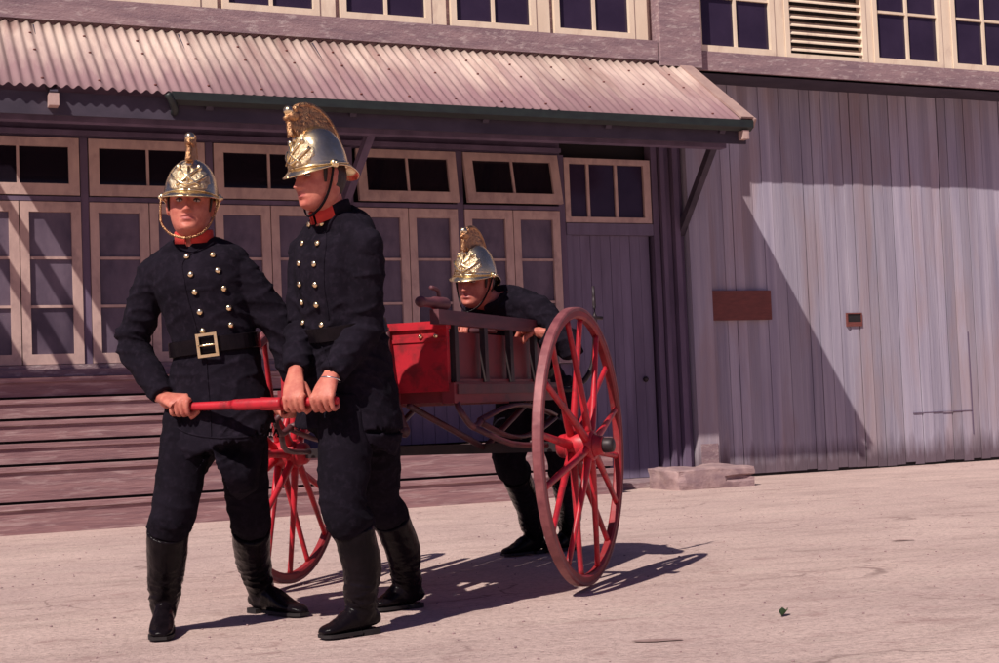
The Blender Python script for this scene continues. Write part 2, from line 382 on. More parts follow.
mb = MB(); mb.box(5.6, 7.22, 11.85, YW+.2, 0.002, .055); mb.build('doorstep', M['peel'], B)
# posts right of door
mb = MB()
for x0, x1, y in ((7.205, 7.27, -.02), (7.285, 7.33, -.06), (7.345, 7.40, -.03), (7.41, 7.47, -.09), (7.48, 7.525, -.05)):
    mb.box(x0, x1, YW+y, YW+.24, .0, 4.02)
mb.build('door_post', M['purple'], B)
mb = MB(); mb.box(7.535, 7.77, YW-.14, YW+.1, .0, 4.02); mb.build('corner_post', M['boards'], B)
# right boarded wall
mb = MB(); x = 7.772; i = 0
while x < 14.6:
    w = .128 + random.uniform(-.014, .016); y = YW + random.uniform(-.006, .008)
    mb.box(x, min(x+w-random.choice((.003, .005, .008, .012)), 14.6), y, YW+.05, .012+random.uniform(0, .03), 4.0); x += w
mb.build('boarded_wall', M['boards'], B)
mb = MB(); mb.box(7.77, 14.6, YW+.02, YW+.25, 0, 3.995); mb.build('wall_lining', M['void'], B)
mb = MB()
mb.box(10.3, 11.1, YW-.009, YW+.0, .557, .563)
mb.box(11.10, 11.109, YW-.009, YW, .30, 1.42); mb.build('hatch_seam', M['purple'], B)
mb = MB(); rect_frame(mb, 9.49, 9.685, 1.503, 1.645, YW-.018, YW+.01, .012, .012, .045, .012); o = mb.build('vent', M['board'], B, origin=(9.58, YW, 1.5))
mb = MB(); mb.box(9.495, 9.68, YW-.0105, YW-.0085, 1.51, 1.64); mb.build('opening', M['void'], o)
# soffit under jetty
mb = MB(); mb.box(7.53, 14.6, YJ+.02, 20, 4.0, 4.03); mb.build('soffit', M['darkwood'], B)
# upper wall
UPZ = 5.75
mb = MB(); mb.box(-1.5, 14.6, YJ+.10, 19.9, 4.04, UPZ); mb.build('upper_wall', M['cream'], B)
mb = MB(); mb.box(-1.5, 7.02, YJ-.05, YJ+.1, 4.05, 4.245); mb.build('upper_sill', M['peel'], B)
mb = MB(); mb.box(7.49, 14.6, YJ-.012, YJ+.1, 4.0, 4.19); mb.build('upper_sill', M['peel'], B)
mb = MB(); mb.box(7.03, 7.485, YJ-.09, YJ+.1, 4.0, UPZ); mb.build('upper_post', M['peel'], B)
def up_window(x0, x1, zg, louvre=False, zbar=4.745):
    f = MB(); rect_frame(f, x0, x1, zg-.065, 5.35, YJ+.0, YJ+.1, .055, .055, .065, .08)
    if louvre:
        o = f.build('louvre_window', M['cream'], B, origin=(x0, YJ, zg)); s = MB()
        for k in range(13):
            z = zg+.03+k*.083
            s.add([(x0+.055, YJ+.075, z+.055), (x1-.055, YJ+.075, z+.055), (x1-.055, YJ+.01, z), (x0+.055, YJ+.01, z),
                   (x0+.055, YJ+.075, z+.067), (x1-.055, YJ+.075, z+.067), (x1-.055, YJ+.01, z+.013), (x0+.055, YJ+.01, z+.013)],
                  [(0, 1, 2, 3), (7, 6, 5, 4), (3, 2, 6, 7), (0, 4, 5, 1), (0, 3, 7, 4), (1, 5, 6, 2)])
        s.build('slats', M['cream'], o)
        s = MB(); s.box(x0+.03, x1-.03, YJ+.085, YJ+.095, zg, 5.3); s.build('backing', M['void'], o)
        return
    xm = (x0+x1)/2; f.box(xm-.014, xm+.014, YJ+.015, YJ+.06, zg, 5.27); f.box(x0+.055, x1-.055, YJ+.02, YJ+.055, zbar-.013, zbar+.013)
    o = f.build('upper_window', M['cream'], B, origin=(x0, YJ, zg))
    s = MB(); s.box(x0+.03, x1-.03, YJ+.042, YJ+.046, zg-.01, 5.3); s.build('pane', M['glassup'], o)
trim = MB()
xs = [-.30, .74, 1.78, 2.82, 3.86, 4.90, 5.94]
for x in xs:
    up_window(x+.02, x+.02+.85, 4.315); trim.box(x+.875, x+1.015, YJ+.012, YJ+.1, 4.25, UPZ); MB().box(x-.02, x+.018, YJ+.05, YJ+.1, 4.25, UPZ).build('trim_gap', M['peel'], B)
    trim.box(x+.02, x+.874, YJ+.014, YJ+.1, 5.352, UPZ)
for x0, x1, lv in ((7.50, 8.41, 0), (8.535, 9.54, 1), (9.63, 10.53, 0), (10.66, 11.56, 0), (11.69, 12.59, 0), (12.72, 13.62, 0)):
    up_window(x0, x1, 4.255 if not lv else 4.235, bool(lv)); trim.box(x1+.004, {8.41: 8.531, 9.54: 9.626}.get(x1, x1+.126), YJ+.012, YJ+.1, 4.192, UPZ)
    trim.box(x0, x1, YJ+.014, YJ+.1, 5.352, UPZ)
trim.build('window_trim', M['cream'], B)
mb = MB(); mb.box(-1.6, 14.7, YJ-.02, 20, UPZ+.004, UPZ+.12); mb.build('roof', M['roof'], B)
# awning
ZT, ZE = 4.035, 3.285
aw = MB(); per = .082; amp = .0135
def roofz(y): return ZT + (ZE-ZT)*((YJ-.02)-y)/((YJ-.02)-YE)
def corr(x0, x1, y0, y1):
    nx = int((x1-x0)/per*8); ny = 4; vs = []
    for lay in (0, -.003):
        for j in range(ny+1):
            y = y0+(y1-y0)*j/ny
            for i in range(nx+1):
                x = x0+(x1-x0)*i/nx
                vs.append((x, y, roofz(y)+amp*math.sin(2*PI*x/per)+lay+.004*mnoise.noise((x*1.5, y*2, .3))))
    k = (nx+1)*(ny+1); fs = []
    for j in range(ny):
        for i in range(nx):
            a = j*(nx+1)+i; fs += [(a, a+1, a+nx+2, a+nx+1), (k+a+nx+1, k+a+nx+2, k+a+1, k+a)]
    for i in range(nx):
        fs += [(k+i, k+i+1, i+1, i), (ny*(nx+1)+i, ny*(nx+1)+i+1, k+ny*(nx+1)+i+1, k+ny*(nx+1)+i)]
    aw.add(vs, fs, 0, True)
y_top = YJ-.02
corr(-1.5, -.50, YE, y_top)
x = .36; k = 0
while x < XE-.05:
    x1 = min(x + per*9, XE); ZT += .0035*(1 if k % 2 else -1); ZE += .0035*(1 if k % 2 else -1)
    corr(x-(.06 if k else 0), x1, YE+random.uniform(-.018, .012), y_top); x = x1; k += 1
ZT, ZE = 4.035, 3.285
for x0, x1 in ((-.25, -.14), (.07, .16)): corr(x0, x1, YE, y_top)       # narrow strips out of view, gaps between shaped to streak windows with sun
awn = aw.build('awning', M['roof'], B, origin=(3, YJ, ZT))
nail = None
for k, x in enumerate(np.arange(.45, XE, .41)):
    for y in (YE+.08, YE+.55, y_top-.25):
        q_ = V3(round(x/per)*per+per/4, y+random.uniform(-.02, .02), 0); q_[2] = roofz(q_[1])+amp+.003
        if nail is None:
            mb = MB(); mb.ball(q_, (.013, .013, .008), n=8); nail = mb.build('roof_nail', M['board'], awn, origin=q_); q0 = q_
        else:
            n2 = nail.copy(); COL.objects.link(n2); n2.parent = awn; n2.location = tuple(q_ - ORG[awn.name])
mb = MB(); sl = nrm(V3(0, YE-y_top, ZE-ZT)); up = nrm(np.cross(V3(1, 0, 0), sl)); up = up if up[2] > 0 else -up
mb.beam(V3(XE-.01, y_top+.02, ZT+.028), V3(XE-.01, YE-.02, ZE+.02), .13, .02, up=up)
mb.beam(V3(XE+.06, y_top+.02, ZT-.02), V3(XE+.06, YE-.02, ZE-.03), .022, .09, up=up); mb.build('end_flashing', M['flash'], awn)
# gutter
mb = MB(); gx0 = 2.17; vs = []; prof = [(-.005, .0), (-.010, -.05), (-.045, -.075), (-.085, -.05), (-.092, .01), (-.098, .01), (-.098, -.055), (-.045, -.084), (-.002, -.06), (.001, .0)]
nP = len(prof)
for x in (gx0, XE+.04): vs += [(x, YE+.06+a, ZE-.012+b) for a, b in prof]
fs = [(i, (i+1) % nP, nP+(i+1) % nP, nP+i) for i in range(nP)] + [tuple(range(nP))[::-1], tuple(range(nP, 2*nP))]
mb.add(vs, fs); gut = mb.build('gutter', M['gutter'], awn)
mb = MB()
mb.tube([(gx0-.03, YE-.03, ZE-.02), (gx0+.0, YE-.02, ZE-.07), (gx0+.03, YE+.02, ZE-.13), (gx0+.03, YE+.06, ZE-.15)], .028, sub=3); mb.build('gutter_end', M['gutter'], gut)
mb = MB(); mb.box(-1.5, XE+.02, YE+.065, YE+.09, ZE-.20, ZE-.03); mb.build('fascia', M['darkwood'], awn)
mb = MB(); mb.box(-1.5, XE-.02, YE+.33, YE+.43, ZE-.19, ZE+.04); mb.build('awning_beam', M['purple'], awn)
def rafter(x, w_=.055, h_=.10):
    mb = MB(); mb.beam(V3(x, y_top, ZT-.02-h_/2), V3(x, YE+.02, ZE-.03-h_/2), w_, h_, up=up); mb.build('rafter', M['darkwood'], awn)
for x in list(np.arange(1.32, 7.5, 1.15)): rafter(x)
for x in (.39, .115, -.195, -.53): rafter(x, .03, .05)
mb = MB(); mb.box(1.28, 1.35, YE-.045, YE+.064, ZE-.15, ZE-.06); mb.build('rafter_end', M['frame'], awn)
mb = MB(); mb.box(XE-.06, XE+.0, YE-.02, YE+.064, ZE-.17, ZE-.09); mb.build('rafter_end', M['frame'], awn)
# ceiling boards under roof of the awning end keep the gable open; struts
def strut(x, z0, y1, z1, m='purple'):
    s = MB(); s.beam(V3(x, YW-.03, z0), V3(x, y1, z1), .075, .065, up=(1, 0, 0)); s.build('awning_strut', M[m], B)
strut(7.50, 2.46, 11.66, 3.34, 'darkwood'); strut(3.98, 2.62, YE+.48, 3.30)
mb = MB(); mb.box(7.56, 7.75, YW-.152, YW-.141, .02, .36); mb.build('lit_post_foot', M['peel'], B)  # pale sheet paints the sunlit, peeled foot of the corner post

# board on wall
mb = MB(); mb.box(7.80, 8.53, YW-.045, YW-.012, 1.585, 1.885)
tag(mb.build('notice_board', M['board']), 'blank red brown wooden board fixed to the grey boarded wall', 'board')
# stone block
def rock(name, x0, x1, y0, y1, z0, z1, label, seed):
    bm = bmesh.new(); bmesh.ops.create_cube(bm, size=1)
    bmesh.ops.subdivide_edges(bm, edges=bm.edges, cuts=9, use_grid_fill=True)
    for v in bm.verts:
        p = V3(*v.co); q = p*V3(x1-x0, y1-y0, z1-z0) + V3((x0+x1)/2, (y0+y1)/2, (z0+z1)/2)
        r = np.abs(p)*2; e = max(0, np.sort(r)[1]-.85)
        n_ = mnoise.noise_vector((q[0]*6+seed, q[1]*6, q[2]*9))
        q = q + V3(*n_)*.022 - p*e*.12
        # a layered split at the right end
        if p[0] > .18 and abs(p[2]+.05-.25*(p[0]-.3)) < .09: q = q + V3(-.03, .035, 0)
        v.co = q
    me = [tuple(v.co) for v in bm.verts]; bm.verts.index_update(); fs = [tuple(v.index for v in f.verts) for f in bm.faces]; bm.free()
    return tag(link(name, me, fs, M['stone'], sm=[False]*len(fs)), label, 'stone')
rock('stone_block', 6.62, 7.44, 11.22, 11.75, -.02, .19, 'rough cracked stone block on the ground at the foot of the corner post', 3.)

# ------------------------------------------------------------------ STEPS
ST = empty('wooden_steps', (1.5, 11.5, 0), 'worn pinkish wooden steps rising to the long windows', 'steps')
zs = [0, .22, .50, .675, .85, 1.02, 1.19]; ys = [11.42, 11.55, 11.70, 11.83, 11.96, 12.09]
for k in range(6):
    x1 = 6.15 if k < 2 else 3.35
    mb = MB(); g_ = .021 if k else .0
    yb = (ys[k+1] if k < 5 else 12.32)+.025
    mb.box(-1.5, x1, ys[k]-.016, yb-.02, zs[k+1]-.036, zs[k+1]); mb.box(-1.5, x1, ys[k], ys[k]+.028, zs[k]+g_+.001, zs[k+1]-.0365)
    mb.build('step', M['steps'], ST)
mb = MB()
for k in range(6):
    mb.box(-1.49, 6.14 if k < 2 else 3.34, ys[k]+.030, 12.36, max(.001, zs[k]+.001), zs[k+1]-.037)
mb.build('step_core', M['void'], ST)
mb = MB()
for i in range(24): mb.box(3.36+i*.118, 3.36+i*.118+.114, 12.36+.003*(i % 2), 12.46, .50, 1.195)
mb.build('skirt_wall', M['purple'], B)

# ================================================================== HAND CART
TF = V3(-.711, -.703, 0); TF /= np.linalg.norm(TF); NL = V3(.703, -.711, 0); NL = np.cross(V3(0, 0, 1), TF); UP = V3(0, 0, 1)
CC = V3(2.40, 6.311, 0)
TF0 = TF
def c(f, l, z): return CC + TF*f + NL*l + UP*z
CART = empty('hand_cart', CC, 'red two wheeled fire brigade hand cart pulled by two firemen', 'cart')
RW, HZ, TRK = .612, .632, .748
def wheel(side, ph, toe):
    q = math.radians(toe); TF = nrm(TF0*math.cos(q) + NL*math.sin(q)); o = c(0, side*TRK, HZ); ns = 16; out = np.cross(UP, TF)*side
    tyre = MB(); fel = MB(); n = 72
    def ringsec(mbx, prof):
        k = len(prof); vs = []
        for i in range(n):
            a = 2*PI*i/n; d = TF*math.cos(a)+UP*math.sin(a)
            vs += [o + d*r + out*w for r, w in prof]
        fs = [(i*k+j, i*k+(j+1) % k, ((i+1) % n)*k+(j+1) % k, ((i+1) % n)*k+j) for i in range(n) for j in range(k)]
        mbx.add(vs, fs, 0, False)
    ringsec(tyre, [(RW, -.022), (RW+.006, -.017), (RW+.006, .017), (RW, .022), (RW-.011, .022), (RW-.011, -.022)])
    ringsec(fel, [(RW-.0115, -.020), (RW-.0115, .020), (RW-.034, .020), (RW-.044, .012), (RW-.044, -.012), (RW-.034, -.020)])
    W_ = fel.build('wheel', M['felloe'], CART, origin=o)
    tyre.build('tyre', M['tyre'], W_)
    hub = MB(); hp = [(-.11, .040), (-.095, .052), (-.06, .058), (-.055, .070), (.05, .070), (.058, .058), (.065, .048), (.10, .040)]
    hub.tube([o+out*a for a, _ in hp], [r for _, r in hp], ref=UP, n=24, sub=2); hub.build('hub', M['red'], W_)
    cap = MB(); cap.tube([o+out*.10, o+out*.108, o+out*.142, o+out*.150], [.031, .034, .032, .022], ref=UP, n=18, sub=2); cap.build('hub_cap', M['iron'], W_)
    for k in range(ns):
        a = 2*PI*(k+ph)/ns; d = TF*math.cos(a)+UP*math.sin(a); tg = TF*-math.sin(a)+UP*math.cos(a)
        st = .036 if k % 2 else -.036
        s = MB(); s.tube([o+d*.055+out*st, o+d*.12+out*st, o+d*.3+out*st*.7, o+d*(RW-.10)+out*st*.25, o+d*(RW-.045)+out*st*.12],
               [(.022, .018), (.021, .017), (.017, .0135), (.015, .012), (.0165, .013)], ref=tg, n=10, sub=2)
        s.build('spoke', M['red'], W_)
wheel(1, .32, 1.2); wheel(-1, .1, 4.)
mb = MB(); mb.beam(c(0, -TRK+.1, HZ), c(0, TRK-.1, HZ), .045, .045); mb.build('axle', M['iron'], CART)
FB, RB, LB = .62, -.63, .39
# chassis
mb = MB()
for s in (-1, 1):
    mb.beam(c(FB+.02, s*LB, .885), c(RB-.02, s*LB, .885), .055, .085)
    mb.beam(c(FB+.1, s*.14, .865), c(RB, s*.14, .865), .05, .06)
for f_ in (FB-.03, .1, RB+.03): mb.beam(c(f_, -LB+.03, .883), c(f_, LB-.03, .883), .06, .07)
mb.build('chassis', M['maroon'], CART)
mb = MB()
for i in range(7): mb.beam(c(FB-.035, -.345+i*.115, .934), c(RB+.03, -.345+i*.115, .934), .110, .02)
mb.build('floor', M['maroon'], CART)
mb = MB(); mb.obox(c(FB+.012, 0, 1.028), (TF, NL, UP), (.014, LB+.005, .135)); mb.obox(c(FB+.018, 0, 1.170), (TF, NL, UP), (.024, LB+.012, .016)); mb.obox(c(FB+.0285, 0, 1.11), (TF, NL, UP), (.004, LB, .008))
fp = mb.build('front_panel', M['red'], CART)
for l_ in (LB-.04, LB-.11):
    mb = MB(); mb.ball(c(FB+.034, l_, 1.125), .011, n=10); mb.build('panel_stud', M['brass'], fp)
for s in (-1, 1):
    mb = MB(); mb.obox(c(-.005, s*(LB-.03), 1.04), (TF, NL, UP), (.60, .011, .105)); mb.build('side_board', M['maroon'], CART)
    mb = MB(); mb.obox(c(.02, s*(LB+.005), 1.198), (TF, NL, UP), (.74, .02, .030)); mb.build('side_rail', M['railwood'], CART)
    for f_ in (.585, .255, -.055, -.37):
        mb = MB(); mb.obox(c(f_, s*(LB+.012), 1.05), (TF, NL, UP), (.019, .012, .118)); mb.build('upright', M['iron'], CART)
    mb = MB(); mb.obox(c(-.02, s*(LB+.032), .90), (TF, NL, UP), (.63, .004, .02)); mb.build('side_strap', M['ironred'], CART)
mb = MB(); mb.obox(c(RB, 0, .99), (TF, NL, UP), (.012, LB-.05, .05)); mb.build('tail_board', M['maroon'], CART)
mb = MB(); mb.tube([c(.0, -LB, 1.172), c(.0, LB-.03, 1.172)], .017, ref=UP, sub=1); mb.build('cross_rod', M['ironred'], CART)
# tool box on the front, lid, locker step
mb = MB(); mb.obox(c(.42, .05, 1.00), (TF, NL, UP), (.12, .26, .055)); mb.build('locker', M['maroon'], CART)
# springs and stays
for s in (-1, 1):
    l_ = s*.46
    mb = MB()
    top = [c(.46-.92*i/10, l_, .77+.055*math.sin(PI*i/10)) for i in range(11)]; bot = [c(.46-.92*i/10, l_, .755-.075*math.sin(PI*i/10)) for i in range(11)]
    mb.tube(top, (.010, .022), ref=UP, n=8, sub=1); mb.tube(bot, (.010, .022), ref=UP, n=8, sub=1)
    mb.build('leaf_spring', M['ironred'], CART)
    mb = MB(); mb.tube([c(.58, s*.40, .85), c(.62, s*.44, .80), c(.55, s*.46, .74), c(.46, s*.46, .765)], .014, sub=4); mb.tube([c(.55, s*.46, .74), c(.35, s*.55, .66), c(.05, s*.6, .64)], .013, sub=3)
    mb.build('spring_hanger', M['ironred'], CART)
    mb = MB(); mb.tube([c(.02, s*.28, .64), c(.62, s*.2, .84)], .014, sub=1); mb.tube([c(-.02, s*.28, .64), c(-.55, s*.3, .84)], .014, sub=1)
    mb.build('axle_stay', M['ironred'], CART)
# draw bar and hand bar
FBAR, ZBAR = 1.50, .868
mb = MB(); mb.tube([c(.45, 0, .845), c(.9, 0, .855), c(FBAR-.03, 0, ZBAR)], [(.03, .03), (.027, .027), (.024, .024)], ref=UP, n=14, sub=3); mb.build('draw_bar', M['red'], CART)
mb = MB()
mb.tube([c(FBAR, -.37, ZBAR-.002), c(FBAR, -.33, ZBAR), c(FBAR, -.12, ZBAR), c(FBAR, -.09, ZBAR), c(FBAR, .09, ZBAR), c(FBAR, .12, ZBAR), c(FBAR, .31, ZBAR), c(FBAR, .335, ZBAR)],
        [.011, .0155, .0165, .0210, .0210, .0165, .0155, .011], ref=UP, n=16, sub=3)
mb.build('hand_bar', M['red'], CART)
mb = MB(); mb.tube([c(.66, .13, 1.17), c(.68, .145, .98), c(.66, .18, .80), c(.65, .19, .745)], [.013, .014, .014, .02], sub=3)
mb.ball(c(.65, .19, .735), (.024, .024, .028)); mb.tube([c(.65, .19, .76), c(.62, .10, .76), c(.58, .08, .84)], .01, sub=3)
mb.build('prop_stand', M['ironred'], CART)
mb = MB(); mb.tube([c(RB+.03, LB-.02, .89), c(RB-.05, .50, .90), c(RB-.09, .58, 1.0), c(RB-.10, .60, 1.2), c(RB-.10, .60, 1.40)], [.014, .014, .013, .012, .007], sub=4)
mb.tube([c(RB-.06, .57, 1.245), c(RB-.13, .63, 1.24)], .009, sub=1); mb.build('brake_lever', M['iron'], CART)
# nozzle lying on the rail
mb = MB(); na = nrm(TF*1. - NL*.06)
nb = c(.60, LB-.012, 1.2575)
mb.tube([nb, nb+na*.02, nb+na*.10, nb+na*.12, nb+na*.20, nb+na*.22, nb+na*.24], [.024, .028, .028, .022, .019, .024, .018], ref=UP, n=14, sub=2)
mb.tube([nb+na*.06+UP*.024, nb+na*.07+UP*.055, nb+na*.13+UP*.063], .009, sub=3)
tag(mb.build('hose_nozzle', M['railwood']), "dark hose nozzle resting along the front end of the red cart's side rail", 'nozzle')

# ================================================================== PEOPLE
class Frame:
    def __init__(s, o, f, u):
        s.o = np.array(o, float); s.f = nrm(f); s.x = nrm(np.cross(u, s.f)) ; s.x = nrm(np.cross(u, s.f)); s.u = np.cross(s.f, s.x)
        s.s = 1.
    def p(s, x, y, z): return s.o + (s.x*x + s.f*y + s.u*z)*s.s
def facing(psi, pitch=0.):
    a = math.radians(psi); h = -FH*math.cos(a) - RH*math.sin(a); p = math.radians(pitch)
    return h*math.cos(p) + UP*math.sin(p)
def head_frame(o, psi, pitch, roll, s=1.):
    f = facing(psi, pitch); x = nrm(np.cross(UP, f)); u = np.cross(f, x)
    r = math.radians(roll); u = u*math.cos(r) + x*math.sin(r)
    fr = Frame(o, f, u); fr.s = s; return fr
G = lambda a, s: math.exp(-(a/s)**2)
def head_shells(fr):
    Z = [-.122, -.117, -.105, -.088, -.07, -.05, -.03, 0, .03, .06, .085, .102, .110]
    YF = [.035, .060, .078, .080, .081, .082, .080, .079, .083, .080, .066, .040, .012]
    YB = [-.005, -.02, -.035, -.048, -.062, -.078, -.090, -.098, -.102, -.098, -.082, -.055, -.015]
    XW = [q*1.08 for q in (.018, .030, .043, .0535, .0605, .066, .070, .073, .074, .072, .060, .038, .010)]
    n = 96; zz = np.linspace(Z[0], Z[-1], 110); vs = []
    sm = lambda A, z: float(np.interp(z, Z, A))
    def smi(A, z): return (sm(A, z-.006)+2*sm(A, z)+sm(A, z+.006))/4
    for z in zz:
        yf, yb, xw = smi(YF, z), smi(YB, z), smi(XW, z); ym = -.012
        for j in range(n):
            a = 2*PI*j/n; s_, c_ = math.sin(a), math.cos(a)
            x = xw*math.copysign(abs(s_)**.86, s_)
            y = ym + ((yf-ym) if c_ > 0 else (ym-yb))*math.copysign(abs(c_)**.9, c_)
            if c_ > 0:
                ax = abs(x); d = 0.
                nz = max(0., min(1., (.012-z)/.05)) if z > -.042 else max(0., 1-(-.042-z)/.008)
                d += (.006+.024*nz)*G(x, .0085+.004*nz)*(1 if z > -.052 else 0)*(1 if z < .02 else max(0, 1-(z-.02)/.02))
                d += .008*nz*G(ax-.013, .007)*G(z+.040, .010)                  # wings
                d -= .011*G(ax-.031, .016)*G(z-.002, .012)                      # sockets
                d += .006*G(ax-.030, .022)*G(z-.024, .009)                      # brow
                d += .006*G(ax-.046, .018)*G(z+.030, .016)                      # cheek
                d -= .003*G(ax-.040, .016)*G(z+.065, .018)
                d += .0055*G(x, .022)*G(z+.058, .0055) + .006*G(x, .02)*G(z+.072, .006)   # lips
                d -= .005*G(x, .026)*G(z+.0648, .0028)
                d -= .004*G(x, .022)*G(z+.084, .006)
                d += .006*G(x, .02)*G(z+.104, .012)                              # chin
                y += d*c_**.5
            vs.append(fr.p(x, y, z))
    m = len(zz); vs += [fr.p(0, .015, Z[0]-.001), fr.p(0, -.005, Z[-1]+.002)]
    fs = [(i*n+j, i*n+(j+1) % n, (i+1)*n+(j+1) % n, (i+1)*n+j) for i in range(m-1) for j in range(n)]
    fs += [((j+1) % n, j, m*n) for j in range(n)] + [((m-1)*n+j, (m-1)*n+(j+1) % n, m*n+1) for j in range(n)]
    out = [(vs, fs)]
    for s in (-1, 1):
        ax = (nrm(fr.x*s*.9-fr.f*.35), nrm(fr.f*.9+fr.x*s*.35), fr.u)
        out.append(ball_shell(fr.p(s*.081, -.012, -.008), (.009*fr.s, .017*fr.s, .031*fr.s), ax, 16))
        out.append(ball_shell(fr.p(s*.085, -.016, .008), (.006*fr.s, .016*fr.s, .018*fr.s), ax, 14))
    return out
def hand_shells(wrist, grip, axis, out, rb=.019, spread=1, k=1.):
    """fist closed round a bar. axis: bar direction; out: side the back of the hand is on; spread: +1 puts the thumb at +axis"""
    b = nrm(axis)*spread; w = grip - wrist; w = w - b*np.dot(w, b); w = nrm(w)
    n = np.array(out, float); n = n - b*np.dot(n, b) - w*np.dot(n, w); n = nrm(n)
    S = []; R = rb + .0085*k
    kn = lambda off, a, rr=R: grip + b*off + rr*(math.cos(a)*w + math.sin(a)*n)
    D = math.radians
    offs = [.0355, .0120, -.0115, -.0340]; rads = [.0096, .0100, .0096, .0086]; lens = [.95, 1., .97, .85]
    for o_, r_, L_ in zip(offs, rads, lens):
        angs = [128, 88, 40, -15, -75, -130]
        pts = [kn(o_*k*(1.03 if i == 1 else 1.), D(128-(128-a)*L_), R + (.006 if a == 88 else .005 if a == -15 else -.001 if a == 40 else 0)) for i, a in enumerate(angs)]
        S.append(tube_shell(pts, [r_*k*q for q in (1.08, 1.12, 1.0, .97, .88, .7)], b, 12, 3))
    # palm / back of hand
    kc = grip + n*(R+.002) - w*.004
    pw = wrist + n*.004
    mid = kc*.52 + pw*.48 + n*.004
    S.append(tube_shell([pw - (kc-pw)*.35, pw, mid, kc, kc + w*.008 - n*.006], [(.027*k, .020*k), (.029*k, .021*k), (.040*k, .0175*k), (.043*k, .0145*k), (.038*k, .009*k)], b, 18, 3, 2.4))
    # thumb from the side of the palm
    tb = wrist*.55 + kc*.45 + b*.030 - n*.006
    S.append(tube_shell([tb, tb + w*.022 + b*.016 - n*.012, grip + b*.046 - n*(R+.003) - w*.010, grip + b*.036 - n*(R+.006) + w*.016, grip + b*.026 - n*(R+.005) + w*.030],
                        [.015*k, .0135*k, .0115*k, .0105*k, .0075*k], n, 12, 3))
    return S
def limb(pts, rad, n=16, sub=5): return tube_shell(pts, rad, (.2, .3, .9), n, sub)
def boot_shells(knee_top, ankle, heel, toe, r_top, r_ank):
    """heel, toe: ground points; returns (upper shells, sole MB)"""
    d = toe - heel; d[2] = 0; L = np.linalg.norm(d); d = d/L; sd = np.cross(UP, d)
    S = []
    mid = knee_top*.45 + ankle*.55
    calf = mid - d*.018
    S.append(tube_shell([knee_top, knee_top*.8+ankle*.2-d*.008, calf, ankle*.88+knee_top*.12, ankle, heel + d*.075 + UP*.055],
                        [(r_top, r_top), (r_top*.98, r_top*1.0), (r_top*.90, r_top*.96), (r_ank*1.12, r_ank*1.08), (r_ank*1.02, r_ank*1.12), (.040, .055)], sd, 20, 4))
    sec = [(.005, .018, .03, .05), (.02, .032, .045, .085), (.075, .037, .055, .12), (.13, .040, .055, .105), (.18, .045, .045, .078), (.225, .047, .036, .056), (.27, .040, .03, .044), (.295, .022, .022, .03)]
    q = L/.295
    pts = [heel + d*s*q + UP*(.018 + (h-.018)/2) for s, w_, _, h in sec]
    S.append(tube_shell(pts, [(w_, (h-.018)/2+.004) for s, w_, _, h in sec], sd, 18, 3, 2.3))
    sole = MB(); out = []
    for s, w_, _ in catmull([(a*q, b+.002, 0) for a, b, _, _ in sec], 4): out.append((s, w_))
    top = [heel + d*s + sd*w_ for s, w_ in out] + [heel + d*s - sd*w_ for s, w_ in out[::-1]]; n = len(top)
    def slab(poly, z0, z1):
        k = len(poly); vs = [p+UP*z0 for p in poly] + [p+UP*z1 for p in poly]
        sole.add(vs, [tuple(range(k))[::-1], tuple(range(k, 2*k))] + [(i, (i+1) % k, k+(i+1) % k, k+i) for i in range(k)])
    ho = [(-.002, .025), (.01, .034), (.04, .038), (.075, .038)]
    slab([heel + d*s + sd*w_ for s, w_ in ho] + [heel + d*s - sd*w_ for s, w_ in ho[::-1]], .001, .020)
    fo = [(s, w_) for s, w_ in out if s > .10*q]
    slab([heel + d*s + sd*w_ for s, w_ in fo] + [heel + d*s - sd*w_ for s, w_ in fo[::-1]], .008, .020)
    return S, sole
